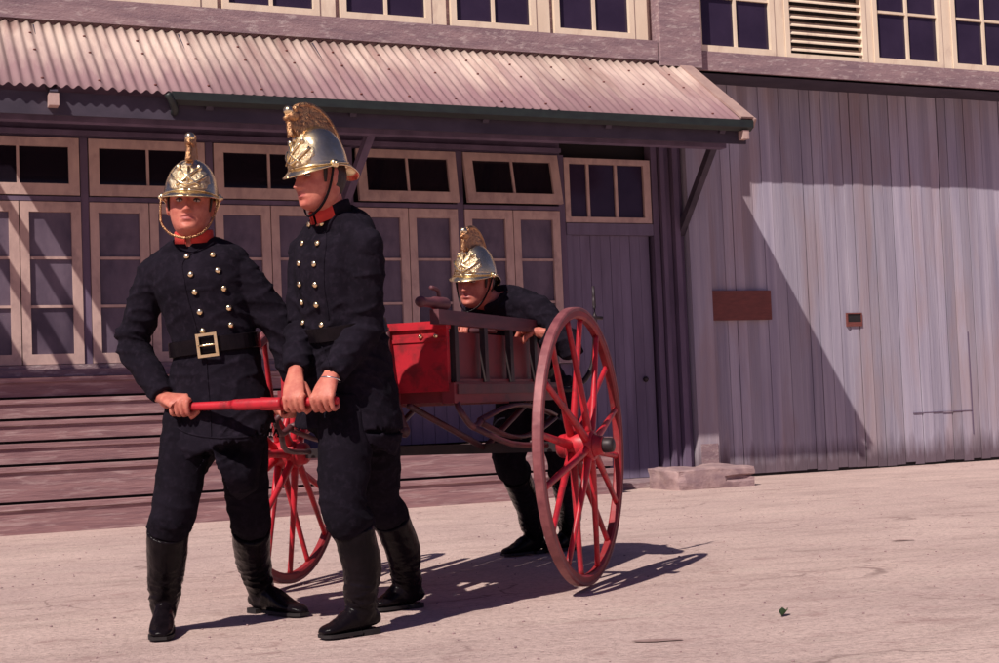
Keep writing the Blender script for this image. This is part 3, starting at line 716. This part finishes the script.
def helmet(fr, person, strap='brass', hang=0.):
    rx, ry, hz, z0 = .101, .109, .150, .034
    n = 72
    ef = lambda t: .024*max(0, math.cos(t))**1.4 + .040*max(0, -math.cos(t))**3 + .005
    df = lambda t: .022*max(0, math.cos(t))**1.4 + .046*max(0, -math.cos(t))**3 + .003
    rings = []
    for ph in np.linspace(88, 0, 18):
        p = math.radians(ph); rings.append((math.cos(p)**.93, None, z0 + hz*math.sin(p)))
    vs = []
    def ringpts(fn):
        for j in range(n):
            t = 2*PI*j/n; vs.append(fr.p(*fn(t)))
    for cr, _, z in rings: ringpts(lambda t: (rx*cr*math.sin(t), ry*cr*math.cos(t)-.006, z))
    for e, dz in ((.25, .10), (.6, .45), (.95, .95), (1.0, 1.06), (.97, 1.12), (.6, .56), (.1, .12)):
        ringpts(lambda t: ((rx+ef(t)*e)*math.sin(t), (ry+ef(t)*e)*math.cos(t)-.006, z0-df(t)*dz-(.0 if e != .1 else .002)))
    for ph in np.linspace(0, 85, 8):
        p = math.radians(ph); cr = math.cos(p)*.965; ringpts(lambda t: (rx*cr*math.sin(t), ry*cr*math.cos(t)-.006, z0-.003+hz*.965*math.sin(p)))
    m = len(vs)//n; vs += [fr.p(0, -.006, z0+hz), fr.p(0, -.006, z0+hz*.96)]
    fs = [(i*n+j, (i+1)*n+j, (i+1)*n+(j+1) % n, i*n+(j+1) % n) for i in range(m-1) for j in range(n)]
    fs += [(m*n, j, (j+1) % n) for j in range(n)] + [((m-1)*n+(j+1) % n, (m-1)*n+j, m*n+1) for j in range(n)]
    mb = MB(); mb.add(vs, fs, 0, True)
    hel = mb.build('helmet', M['brass'], person, origin=fr.p(0, 0, z0))
    # bead round the base of the dome and along the brim edge
    mb = MB(); P = [fr.p((rx+.002)*math.sin(t), (ry+.002)*math.cos(t)-.006, z0+.004) for t in np.linspace(0, 2*PI, 49)]
    mb.tube(P, .0035*fr.s, ref=fr.u, n=8, sub=1)
    P = [fr.p((rx+ef(t))*math.sin(t), (ry+ef(t))*math.cos(t)-.006, z0-df(t)*1.05) for t in np.linspace(0, 2*PI, 73)]
    mb.tube(P, .003*fr.s, ref=fr.u, n=8, sub=1); mb.build('beading', M['brass'], hel)
    # comb
    outer = [(.098, .175), (.112, .200), (.106, .222), (.085, .226), (.062, .250), (.025, .258), (-.02, .250), (-.062, .224), (-.094, .186), (-.116, .138), (-.126, .085), (-.128, .045)]
    outer = catmull([(a*.92, b+.004, 0) for a, b in outer], 3)[:, :2]
    mb = MB(); k = len(outer); vs = []; cy, cz = -.006, z0
    inner = []
    for a, b in outer:
        dy, dz = a-cy, b-cz; q = 1/math.sqrt((dy/ry)**2+(dz/hz)**2); q = min(q, .985)*.985; inner.append((cy+dy*q, cz+dz*q))
    for x in (-1, 1):
        vs += [fr.p(x*.0075, a, b) for a, b in outer] + [fr.p(x*.014, a, b) for a, b in inner]
    fs = []
    for i in range(k-1):
        fs += [(i, i+1, k+i+1, k+i), (2*k+i, 3*k+i, 3*k+i+1, 2*k+i+1), (i+1, i, 2*k+i, 2*k+i+1)]
    fs += [(0, k, 3*k, 2*k), (k-1, 3*k-1, 4*k-1, 2*k-1)]
    mb.add(vs, fs, 0, False)
    mb.tube([fr.p(0, a, b) for a, b in outer[6:]], .0105*fr.s, ref=fr.x, n=10, sub=1)
    for i in range(8, k-6, 2):
        a, b = outer[i]; mb.ball(fr.p(0, a*.99, b), (.012*fr.s, .008*fr.s, .009*fr.s), (fr.x, fr.f, fr.u), 8)
    # beast head at the front of the comb
    mb.ball(fr.p(0, .076, .226), (.021*fr.s, .030*fr.s, .024*fr.s), (fr.x, fr.f, fr.u), 16)
    mb.ball(fr.p(0, .100, .218), (.013*fr.s, .017*fr.s, .011*fr.s), (fr.x, fr.f, fr.u), 12)
    mb.ball(fr.p(0, .096, .204), (.010*fr.s, .014*fr.s, .006*fr.s), (fr.x, fr.f, fr.u), 10)
    for s in (-1, 1):
        mb.ball(fr.p(s*.016, .068, .246), (.006*fr.s, .010*fr.s, .013*fr.s), (fr.x, fr.f, fr.u), 8)
        mb.ball(fr.p(s*.013, .087, .232), .006*fr.s, None, 8)
    mb.tube([fr.p(0, .092, .20), fr.p(0, .096, .178), fr.p(0, .094, .15)], [.014*fr.s, .012*fr.s, .015*fr.s], ref=fr.x, n=10, sub=3)
    mb.build('comb', M['brassdark'], hel)
    mb = MB(); mb.ball(fr.p(0, .089, .243), (.019*fr.s, .019*fr.s, .019*fr.s), None, 14); mb.build('comb_knob', M['brass'], hel)
    # front plate with crossed axes and torch
    def dome(t, z, off=0.):
        q = max(.0, 1-((z-z0)/hz)**2)**.5; return fr.p((rx*q+off)*math.sin(t), (ry*q+off)*math.cos(t)-.006, z)
    zr = np.linspace(.042, .163, 12); vs = []; nn = 14
    def hw(z): u = (z-.042)/.121; return math.radians(52)*(.62+.38*math.sin(PI*min(1, u*1.25)))*(1 if u < .75 else 1-.5*(u-.75)/.25)
    for off in (.006, -.001):
        for z in zr:
            for j in range(nn+1):
                u = -1+2*j/nn; t = u*hw(z)*(1+.06*math.sin(z*260)); vs.append(dome(t, z, off*(1-.55*abs(u)**6)))
    K = len(zr)*(nn+1); fs = []
    for i in range(len(zr)-1):
        for j in range(nn):
            a = i*(nn+1)+j; fs += [(a, a+1, a+nn+2, a+nn+1), (K+a+nn+1, K+a+nn+2, K+a+1, K+a)]
    for j in range(nn): fs += [(K+j, K+j+1, j+1, j), ((len(zr)-1)*(nn+1)+j, (len(zr)-1)*(nn+1)+j+1, K+(len(zr)-1)*(nn+1)+j+1, K+(len(zr)-1)*(nn+1)+j)]
    for i in range(len(zr)-1):
        a = i*(nn+1); fs += [(a, a+nn+1, K+a+nn+1, K+a)]; a += nn; fs += [(a+nn+1, a, K+a, K+a+nn+1)]
    mb = MB(); mb.add(vs, fs, 0, True); pl = mb.build('front_plate', M['brassemb'], hel)
    mb = MB()
    for s in (-1, 1):
        mb.tube([dome(-s*.40, .055, .010), dome(0, .088, .012), dome(s*.42, .128, .010)], .0042*fr.s, ref=fr.u, n=8, sub=3)
        mb.ball(dome(s*.44, .130, .010), (.011*fr.s, .006*fr.s, .014*fr.s), (fr.x, fr.f, fr.u), 10)
    mb.tube([dome(0, .05, .010), dome(0, .13, .012)], .005*fr.s, ref=fr.x, n=8, sub=2); mb.ball(dome(0, .140, .012), (.010*fr.s, .007*fr.s, .014*fr.s), (fr.x, fr.f, fr.u), 10)
    mb.tube([dome(t, .055+.05*(abs(t)/.75)**1.4, .009) for t in np.linspace(-.75, .75, 13)], .005*fr.s, ref=fr.u, n=8, sub=1)
    mb.build('emblem', M['brass'], pl)
    # chin strap with side bosses
    for s in (-1, 1):
        mb = MB(); mb.ball(fr.p(s*.106, .0, z0+.002), (.010*fr.s, .016*fr.s, .016*fr.s), (fr.x, fr.f, fr.u), 12); mb.ball(fr.p(s*.114, .0, z0+.002), .008*fr.s, None, 8)
        mb.build('strap_boss', M['brass'], hel)
    pts = []
    for s in (-1, 1):
        h_ = hang if s < 0 else hang*.25
        q = [(s*(.103+.2*h_), .006, z0-.006), (s*(.086+.7*h_), .016, -.030), (s*(.068+h_), .030, -.075), (s*(.044+.5*h_), .050, -.112-.2*h_)]
        pts += q if s < 0 else q[::-1]
        if s < 0: pts.append((0, .068, -.134))
    pts = [fr.p(*a) for a in pts]; fine = catmull(pts, 6)
    mb = MB(); mb.tube(fine, (.003*fr.s, .0055*fr.s), ref=fr.x, n=8, sub=1)
    if strap == 'brass':
        for i in range(0, len(fine)-1): mb.ball((fine[i]+fine[i+1])/2, .0052*fr.s, None, 8)
    mb.build('chin_strap', M['brassdark'] if strap == 'brass' else M['leather'], hel)
    return hel

def person(P):
    """P: dict of joints and sections"""
    fr = P['head']; org = P['origin']
    S = head_shells(fr)
    nb = P['neck']
    S.append(tube_shell([nb - UP*.05, nb, fr.p(0, -.030, -.07), fr.p(0, -.022, -.03)], [(.066, .06), (.058, .056), (.055, .058), (.05, .055)], fr.x, 18, 4))
    tor = P['torso']                       # list of (centre, half side, half depth, side dir)
    tb = [t for t in tor if np.linalg.norm(t[0]-P['pelvis'][-1][0]) < .12 or np.dot(t[0]-P['pelvis'][-1][0], nb-P['pelvis'][-1][0]) > 0]
    S.append(tube_shell([t[0] for t in tb], [(max(.03, t[1]-.04), max(.03, t[2]-.035)) for t in tb], [t[3] for t in tb], 24, 4, 2.3))
    S.append(tube_shell([t[0] for t in P['pelvis'][1:]], [(t[1]-.05, t[2]-.04) for t in P['pelvis'][1:]], [t[3] for t in P['pelvis'][1:]], 24, 4, 2.3))
    for a in P['arms']:
        S.append(limb([a['s'], a['e'], a['w'], a['w']+(a['g']-a['w'])*.25], [.042, .038, .027, .026]))
        S += hand_shells(a['w'], a['g'], a['axis'], a['out'], a.get('rb', .0185), a.get('spread', 1), a.get('k', 1.))
    for l in P['legs']:
        S.append(limb([l['h'], l['k'], l['bt'], l['a'], l['heel']+UP*.05+(l['toe']-l['heel'])*.25], [.062, .042, .038, .030, .028]))
    v, nr, f = fuse(S, .0029, 1, .35)
    # material per face: skin, lips, brows
    rel = (v - fr.o)/fr.s; lx, ly, lz = rel@fr.x, rel@fr.f, rel@fr.u
    cen = np.array([[lx[list(q)].mean(), ly[list(q)].mean(), lz[list(q)].mean()] for q in f])
    mi = np.zeros(len(f), int)
    lipm = (np.abs(cen[:, 0]) < .024) & (cen[:, 1] > .055) & (np.abs(cen[:, 2]+.0655) < .0125*(1-(np.abs(cen[:, 0])/.026)**2))
    mi[lipm] = 1
    bz = .0235 - ((np.abs(cen[:, 0])-.028)/.03)**2*.010
    brow = (np.abs(cen[:, 0]) > .012) & (np.abs(cen[:, 0]) < .049) & (cen[:, 1] > .04) & (np.abs(cen[:, 2]-bz) < .0048)
    mi[brow] = 2
    mb = MB(); mb.v = [tuple(p) for p in v]; mb.f = list(f); mb.mi = mi.tolist(); mb.sm = [True]*len(f)
    for s in (-1, 1):
        ce = fr.p(s*.031, .0655, .001); ax = (fr.x, fr.u, fr.f)
        vs, fs = ball_shell(ce, (.0130*fr.s, .0056*fr.s, .0105*fr.s), ax, 16); mb.add(vs, fs, 3, True)
        ci = fr.p(s*.031+P.get('gaze', 0.), .0690, .001); vs, fs = ball_shell(ci, (.0058*fr.s, .0054*fr.s, .0075*fr.s), ax, 12); mb.add(vs, fs, 4, True)
        # upper lid line
        vs, fs = tube_shell([fr.p(s*.018, .0705, .002), fr.p(s*.031, .0770, .0068), fr.p(s*.045, .0695, .003)], [.002, .0032, .002], fr.u, 8, 4); mb.add(vs, fs, 2, True)
    body = mb.build('person', [M['skin'], M['lip'], M['hair'], M['eyew'], M['iris']], origin=org)
    tag(body, P['label'], 'person', P.get('group'))
    # hair
    mb = MB(); vs, fs = ball_shell(fr.p(0, -.024, .006), (.0835*fr.s, .086*fr.s, .096*fr.s), (fr.x, fr.f, fr.u), 28); 
    for i, p in enumerate(vs): vs[i] = p + V3(*mnoise.noise_vector(tuple(p*60)))*.0025
    mb.add(vs, fs, 0, True)
    for s in (-1, 1): mb.tube([fr.p(s*.0795, .022, .03), fr.p(s*.0785, .024, .0), fr.p(s*.075, .024, -.028)], [(.004, .010), (.0045, .009), (.003, .005)], ref=fr.x, n=8, sub=3)
    mb.build('hair', M['hair'], body)
    # trousers
    S = []
    pv = P['pelvis']
    S.append(tube_shell([t[0] for t in pv], [(t[1], t[2]) for t in pv], [t[3] for t in pv], 24, 4, 2.3))
    for l in P['legs']:
        r = l['tr']; b = l['bt']
        S.append(limb([l['h']+UP*.04, l['h']*.55+l['k']*.45, l['k'], l['k']*.3+b*.7, b*.99+l['a']*.03, b*.85+l['a']*.15, b*.6+l['a']*.4], [r[0]*.95, r[0], r[1], r[2]*1.09, r[2]*1.05, r[2]*.84, r[2]*.6], 20))
    v, nr, f = fuse(S, .0068, 5)
    v = wrinkle(v, nr, .009, (4, 4, 9), P['seed'], .75, foci=[(l['bt'], .12, .9) for l in P['legs']])
    tr = MB(); tr.v = [tuple(p) for p in v]; tr.f = f; tr.mi = [0]*len(f); tr.sm = [True]*len(f)
    tr.build('trousers', M['navyt'], body)
    for l in P['legs']:
        S, sole = boot_shells(l['bt'], l['a'], l['heel'].copy(), l['toe'].copy(), l['br'], l['ar'])
        v, nr, f = fuse(S, .0065, 3)
        zz = np.clip(1-np.abs(v[:, 2]-.15)/.11, 0, 1)[:, None]
        w1 = wrinkle(v, nr, .010, (9, 9, 26), P['seed']+3, .8); w0 = wrinkle(v, nr, .004, (9, 9, 12), P['seed']+5, .5)
        v = w0 + (w1-v)*zz; v[:, 2] = np.maximum(v[:, 2], .012)
        bt = MB(); bt.v = [tuple(p) for p in v]; bt.f = f; bt.mi = [0]*len(f); bt.sm = [True]*len(f)
        bo = bt.build('boot', M['leather'], body, origin=l['heel']); sole.build('sole', M['sole'], bo)
    # jacket
    S = [tube_shell([t[0] for t in tor], [(t[1], t[2]) for t in tor], [t[3] for t in tor], 36, 5, 2.35)]
    for a in P['arms']:
        r = a['r']; fo = nrm(a['w']-a['e'])
        S.append(limb([a['s']*.8+tor[-3][0]*.2, a['s']*.8+a['e']*.2, a['s']*.4+a['e']*.6, a['e'], a['e']*.5+a['w']*.5, a['w']-fo*.012], [r[0], r[0]*1.0, r[1]*1.02, r[1], (r[1]+r[2])/2, r[2]], 20))
        S.append(ball_shell(a['s'], r[0]*.98, None, 16))
        S.append(tube_shell([nb-UP*.03, nb*.5+a['s']*.5+UP*.005, a['s']], [.06, r[0]*.80, r[0]*.9], UP, 18, 4))
    v, nr, f = fuse(S, .0064, 9)
    v = wrinkle(v, nr, .0075, (4.5, 4.5, 11), P['seed']+20, .75, foci=[(a['e'], .15, 1.9) for a in P['arms']])
    jk = MB(); jk.v = [tuple(p) for p in v]; jk.f = f; jk.mi = [0]*len(f); jk.sm = [True]*len(f)
    jk = jk.build('jacket', M['navy'], body)
    bvh = BVHTree.FromPolygons([tuple(p) for p in v], f)
    def hit(px, py, dirn=None):
        d = nrm(ray(px, py)); h, n_, i_, dist = bvh.ray_cast(Vector(CAM), Vector(d)); return (V3(*h), V3(*n_)) if h else (None, None)
    for px, py in P.get('buttons', []):
        h, n_ = hit(px, py)
        if h is None: continue
        n_ = nrm(n_); t1 = nrm(np.cross(n_, UP)); t2 = np.cross(n_, t1)
        b = MB(); b.ball(h+n_*.004, (.0125, .0125, .008), (t1, t2, n_), 14); b.build('button', M['brass'], jk)
    for line, rad_ in P.get('seams', []):
        pts = []
        for px, py in catmull([(a_, b_, 0) for a_, b_ in line], 8)[:, :2]:
            h, n_ = hit(px, py)
            if h is not None: pts.append(h + nrm(n_)*rad_*.2)
        if len(pts) > 3:
            b = MB(); b.tube(pts, rad_, sub=1, n=8); b.build('seam', M['navy'], jk)
    # belt: ring round the torso surface
    if 'belt' in P:
        ce, sd, hh = P['belt']; ax = P['belt_ax']; fd = np.cross(ax, sd); fd = nrm(fd); sd = nrm(np.cross(fd, ax))
        rows = []; n = 56
        tv = BVHTree.FromPolygons(*[(list(map(tuple, q[0])), q[1]) for q in S[:1]][0])
        for j in range(n):
            t = 2*PI*j/n; d = sd*math.cos(t)+fd*math.sin(t); col = []
            for dz, ex in ((-hh, .010), (-hh*.9, .0135), (hh*.9, .0135), (hh, .010), (hh, .0), (-hh, .0)):
                h, _, _, ds = tv.ray_cast(Vector(ce+ax*dz+d*.6), Vector(-d), .6)
                q = (.6-ds) if h else .15
                col.append(ce + ax*dz + d*(q+ex))
            rows.append(col)
        k = 6; vs = [p for r_ in rows for p in r_]; fs = [(i*k+j, ((i+1) % n)*k+j, ((i+1) % n)*k+(j+1) % k, i*k+(j+1) % k) for i in range(n) for j in range(k)]
        b = MB(); b.add(vs, fs, 0, False); be = b.build('belt', M['leather'], body)
        bb = BVHTree.FromPolygons([tuple(p) for p in vs], fs)
        if 'buckle' in P:
            d = nrm(ray(*P['buckle'])); h, n_, _, _ = bb.ray_cast(Vector(CAM), Vector(d))
            if h is not None:
                h = V3(*h); n_ = V3(*n_); n_ = n_ if np.dot(n_, d) < 0 else -n_; u = nrm(ax - n_*np.dot(ax, n_)); s_ = np.cross(u, n_)
                b = MB(); w_, hgt = .035, .040
                for sg in (-1, 1):
                    b.obox(h+n_*.010+s_*sg*w_, (s_, n_, u), (.0055, .005, hgt+.0055)); b.obox(h+n_*.010+u*sg*hgt, (s_, n_, u), (w_-.0054, .0045, .0055))
                b.tube([h+n_*.013-s_*w_, h+n_*.014+s_*w_*.2, h+n_*.010+s_*w_], .004, sub=2)
                b.build('buckle', M['brass'], be)
    # collar
    cf = P['collar_f']; cx = nrm(np.cross(UP, cf)); rows = []; n = 48; cu = P.get('collar_u', UP); mi = []
    cfo = np.cross(cx, cu)*-1; cfo = nrm(cf - cu*np.dot(cf, cu))
    vs = []; op = P.get('open', .12)
    for j in range(n+1):
        t = op + (2*PI-2*op)*j/n; d = cfo*math.cos(t)*1.06 + cx*math.sin(t)
        for r_, z in ((.074, -.022), (.073, .022), (.070, .026), (.064, .022), (.064, -.022)):
            vs.append(nb + cu*P.get('collar_dz', .0) + d*(r_ if r_ > .066 else r_)*P.get('collar_s', 1.) + cu*(z - .012*max(0, math.cos(t)))*1.0)
    def cpart(j0, j1, key, nm):
        q = vs[j0*5:(j1+1)*5]; k = j1-j0
        fs = [(j*5+i, j*5+(i+1) % 5, (j+1)*5+(i+1) % 5, (j+1)*5+i) for j in range(k) for i in range(5)] + [(0, 1, 2, 3, 4), tuple(k*5+i for i in (4, 3, 2, 1, 0))]
        b = MB(); b.add(q, fs, 0, True); b.build(nm, M[key], body)
    if P.get('patch'):
        cpart(8, n-8, P['collar'], 'collar'); cpart(0, 8, 'collarred', 'collar_patch'); cpart(n-8, n, 'collarred', 'collar_patch')
    else: cpart(0, n, P['collar'], 'collar')
    hf = Frame(fr.o, fr.f, fr.u); hf.s = fr.s
    th = math.radians(P.get('hel_tilt', 0.)); hf.f = fr.f*math.cos(th) - fr.u*math.sin(th); hf.u = fr.u*math.cos(th) + fr.f*math.sin(th); hf.x = fr.x
    hf.o = fr.o + fr.u*P.get('hel_dz', -.006) + fr.f*P.get('hel_dy', 0.)
    helmet(hf, body, P['strap'], P.get('hang', 0.))
    return body, jk, bvh
def SD(psi): return nrm(np.cross(UP, facing(psi)))      # person's left

def legd(hip, knee, bt, heel, toe, tr, br, ar, az=.115, back=.06):
    heel = onZ(*heel); toe = onZ(*toe); d = nrm(toe-heel)
    return dict(h=at(*hip), k=at(*knee), bt=at(*bt), a=heel + d*back + UP*az, heel=heel, toe=toe, tr=tr, br=br, ar=ar)

# ---- fireman at the left end of the bar
sd1 = SD(6); barax = NL
A1 = dict(
 label='fireman facing the camera at the left end of the red bar, square brass belt buckle',
 group='firemen with the hand cart', seed=1.7, origin=onZ(215, 630),
 head=head_frame(at(190.5, 205.5, 5.575), -5, 7, 3.0, 1.03), neck=at(194, 240, 5.60),
 torso=[(at(221, 444, 5.62), .228, .185, sd1), (at(220, 441, 5.62), .227, .183, sd1), (at(220, 410, 5.62), .202, .154, sd1), (at(217, 372, 5.62), .178, .132, sd1), (at(215, 345, 5.62), .163, .120, sd1),
        (at(209, 312, 5.62), .172, .132, sd1), (at(203, 283, 5.62), .185, .138, sd1), (at(199, 262, 5.62), .190, .115, sd1), (at(197, 250, 5.62), .150, .09, sd1), (at(195, 241, 5.61), .080, .072, sd1)],
 pelvis=[(at(216, 452, 5.62), .11, .10, sd1), (at(216, 430, 5.62), .170, .130, sd1), (at(217, 395, 5.62), .165, .125, sd1), (at(216, 352, 5.62), .14, .10, sd1)],
 arms=[dict(s=at(154, 275, 5.66), e=at(132, 345, 5.66), w=at(164, 398, 5.53), g=c(FBAR, -.325, ZBAR), axis=NL, out=-FH*.55+UP*.85-RH*.2, spread=1, r=(.070, .064, .048)),
       dict(s=at(242, 274, 5.60), e=at(284, 335, 5.62), w=c(1.20, .0, .90)+V3(-.005, -.0, .045), g=c(1.26, 0, .857), axis=TF, out=UP, spread=1, rb=.027, r=(.070, .066, .050))],
 legs=[legd((191, 405, 5.60), (175, 507, 5.50), (168, 530, 5.50), (166, 630), (160, 642.5), (.094, .082, .074), .080, .054),
       legd((241, 405, 5.64), (248, 506, 5.76), (251, 529, 5.80), (252, 612), (305, 618), (.093, .081, .072), .078, .054)],
 seams=[([(199, 249), (183, 262), (184, 280), (188, 300), (194, 320), (198, 336)], .0032), ([(206, 358), (208, 385), (210, 412), (211, 438)], .0035), ([(172, 424), (185, 432), (200, 436), (220, 438), (245, 437), (262, 434)], .004)],
 buttons=[(187, 256.5), (191, 274.5), (195, 292), (200, 312), (203, 331), (213, 255), (218, 270.5), (224, 288.5), (229, 308), (231, 325), (258, 336)],
 belt=(at(215, 345, 5.62), sd1, .030), belt_ax=nrm(at(209, 312, 5.62)-at(217, 372, 5.62)), buckle=(208, 345),
 collar='collarred', collar_f=facing(6), collar_dz=.012, open=.16, strap='brass', hang=.030)
person(A1)

# ---- fireman at the right end of the bar, seen from his left front
ps = 52; sd2 = SD(ps); sd2p = SD(30); sd2m = SD(42)
A2 = dict(
 label='fireman with head turned left in profile, both hands on the right end of red bar',
 group='firemen with the hand cart', seed=4.2, origin=onZ(362, 628),
 hel_tilt=5, hel_dz=-.002, hel_dy=-.004, head=head_frame(at(318, 177, 5.40), 47, -3, 0, 1.04), neck=at(331, 214, 5.46), gaze=.001,
 torso=[(at(349, 428, 5.52), .205, .182, sd2p), (at(349, 424, 5.52), .204, .180, sd2p), (at(347, 390, 5.52), .186, .158, sd2p), (at(347, 350, 5.51), .170, .140, sd2m), (at(343, 331, 5.50), .160, .132, sd2m),
        (at(339, 300, 5.50), .170, .145, sd2), (at(337, 268, 5.50), .185, .150, sd2), (at(339, 241, 5.50), .190, .125, sd2), (at(339, 226, 5.49), .155, .105, sd2), (at(335, 214, 5.47), .085, .078, sd2)],
 pelvis=[(at(358, 450, 5.52), .10, .10, sd2p), (at(357, 430, 5.52), .165, .135, sd2p), (at(355, 395, 5.52), .165, .135, sd2p), (at(346, 345, 5.52), .14, .11, sd2p)],
 arms=[dict(s=at(365, 247, 5.37), e=at(364, 328, 5.40), w=at(331, 377, 5.27), g=c(FBAR, .285, ZBAR), axis=NL, out=-FH*.75+UP*.6-RH*.25, spread=-1, r=(.076, .068, .050), k=1.08),
       dict(s=at(306, 252, 5.60), e=at(302, 330, 5.52), w=at(296, 372, 5.36), g=c(FBAR, .165, ZBAR), axis=NL, out=-FH*.75+UP*.5-RH*.4, spread=1, r=(.070, .062, .046))],
 legs=[legd((345, 408, 5.42), (343, 510, 5.32), (353, 528, 5.34), (377, 632.5), (321, 640.5), (.100, .084, .075), .076, .056),
       legd((374, 405, 5.60), (380, 497, 5.78), (391, 519, 5.84), (421, 607), (372, 613), (.094, .079, .072), .074, .055)],
 seams=[([(316, 222), (326, 235), (324, 262), (324, 285), (327, 305), (329, 320)], .003), ([(322, 346), (330, 368), (336, 392), (338, 418)], .0035)],
 buttons=[(310, 224.5), (322.5, 223.5), (303, 243.5), (318, 243.5), (299.5, 263.5), (314.5, 264), (300, 284.5), (315.5, 284.8), (302.5, 302.5), (316.6, 305), (303.5, 323), (322, 325)],
 belt=(at(343, 331, 5.50), sd2m, .028), belt_ax=nrm(at(339, 300, 5.50)-at(347, 350, 5.51)),
 patch=True, collar='navy', collar_f=facing(ps), collar_dz=.014, open=.22, collar_u=nrm(UP+facing(ps)*.30), collar_s=1.06, strap='leather', hang=.0)
p2, j2, b2 = person(A2)
wp = A2['arms'][0]['w'] ; we = A2['arms'][0]['e']; wd = nrm(A2['arms'][0]['g']-wp)
mb = MB(); P_ = []; s1 = nrm(np.cross(wd, UP)); s2 = np.cross(s1, wd)
for t in np.linspace(0, 2*PI, 25): P_.append(wp + wd*.012 + s1*.034*math.cos(t) + s2*.028*math.sin(t))
mb.tube(P_, (.004, .008), ref=wd, n=8, sub=1); mb.build('bracelet', M['steel'], p2)

# ---- fireman stooping behind the cart
nk = at(505, 303, 7.06); pvv = at(533, 385, 7.50)
sd3 = nrm(NL*1.0 + TF*.05); sdm = sd3
lean = lambda t: nk*t + pvv*(1-t)
ub = nrm(nk-pvv)
A3 = dict(
 label='fireman stooping behind the red cart, leaning over it with hands on its side board',
 group='firemen with the hand cart', seed=8.1, origin=onZ(545, 553),
 head=head_frame(at(474.5, 282, 6.98), 30, -3, 3, 1.02), neck=at(491, 301, 7.06),
 torso=[(lean(-.22)-UP*.02, .195, .15, sd3), (lean(-.08), .185, .145, sd3), (lean(.15), .165, .125, sd3), (lean(.35), .162, .122, sd3), (lean(.55)+UP*.012, .178, .135, sd3), (lean(.75)+UP*.02, .19, .135, sd3),
        (lean(.9)+UP*.02, .190, .115, sd3), (lean(.98)+UP*.015, .145, .09, sd3), (lean(1.05)+UP*.005, .08, .072, sd3)],
 pelvis=[(pvv-UP*.10+TF*.0, .11, .11, sd3), (pvv-UP*.02, .165, .135, sd3), (lean(.12), .155, .12, sd3), (lean(.25), .13, .10, sd3)],
 arms=[dict(s=nk+NL*.165-TF*.03-UP*.035, e=at(572, 347, 6.95), w=at(541, 333, 6.93), g=c(-.36, LB-.03, 1.150), axis=TF, out=UP*.8+NL*.3, spread=1, rb=.014, r=(.066, .060, .046)),
       dict(s=nk-NL*.165-TF*.02-UP*.03, e=at(462, 345, 7.0), w=at(462, 334, 6.76), g=c(0.0, .19, 1.172), axis=NL, out=UP*.8+TF*.3, spread=1, rb=.018, r=(.066, .060, .046))],
 legs=[legd((519, 388, 7.54), (509, 455, 7.50), (516, 476, 7.58), (544, 553), (503, 557.5), (.105, .09, .074), .076, .055),
       legd((553, 386, 7.46), (563, 452, 7.42), (564, 474, 7.48), (578, 549), (545, 553.5), (.105, .09, .074), .076, .055)],
 belt=(lean(.30), sd3, .028), belt_ax=ub,
 collar='navy', collar_f=nrm(facing(35)), collar_dz=.008, open=.2, collar_s=1.12, collar_u=nrm(UP*.8+TF*.5), strap='leather', hang=.0)
person(A3)

# ================================================================== LIGHT, CAMERA
TRAV = V3(.78, .535, -1.)
sun = bpy.data.lights.new('sun', 'SUN'); sun.energy = 5.0; sun.angle = math.radians(.5); sun.color = (1., .91, .83)
so = bpy.data.objects.new('sun', sun); COL.objects.link(so); so.rotation_euler = Vector(TRAV).to_track_quat('-Z', 'Y').to_euler(); so.location = (-6, -4, 12)
w = bpy.data.worlds.new('World'); SC.world = w; w.use_nodes = True
nt = w.node_tree; bg = nt.nodes['Background']; sky = nt.nodes.new('ShaderNodeTexSky'); sky.sky_type = 'NISHITA'; sky.sun_disc = False
sky.sun_elevation = math.atan2(1, math.hypot(.78, .535)); sky.sun_rotation = math.atan2(-.78, -.535) % (2*PI)
tint = nt.nodes.new('ShaderNodeMix'); tint.data_type = 'RGBA'; tint.blend_type = 'MULTIPLY'; tint.inputs[0].default_value = 1.
nt.links.new(sky.outputs[0], tint.inputs[6]); tint.inputs[7].default_value = (.74, .58, .92, 1)
nt.links.new(tint.outputs[2], bg.inputs['Color']); bg.inputs['Strength'].default_value = .05
cam = bpy.data.cameras.new('camera'); cam.sensor_width = 36; cam.sensor_fit = 'HORIZONTAL'; cam.lens = F/W*36; cam.clip_end = 2000; cam.clip_start = .1
co = bpy.data.objects.new('camera', cam); COL.objects.link(co)
from mathutils import Matrix
mm = Matrix(((R_[0], U_[0], -FW[0], 0), (R_[1], U_[1], -FW[1], 0), (R_[2], U_[2], -FW[2], 0), (0, 0, 0, 1)))
co.matrix_world = Matrix.Translation(Vector(CAM)) @ mm
SC.camera = co
SC.view_settings.view_transform = 'Standard'; SC.view_settings.look = 'None'; SC.view_settings.gamma = 1.; SC.view_settings.exposure = 0.
SC.view_settings.use_curve_mapping = False
SC.cycles.max_bounces = 6
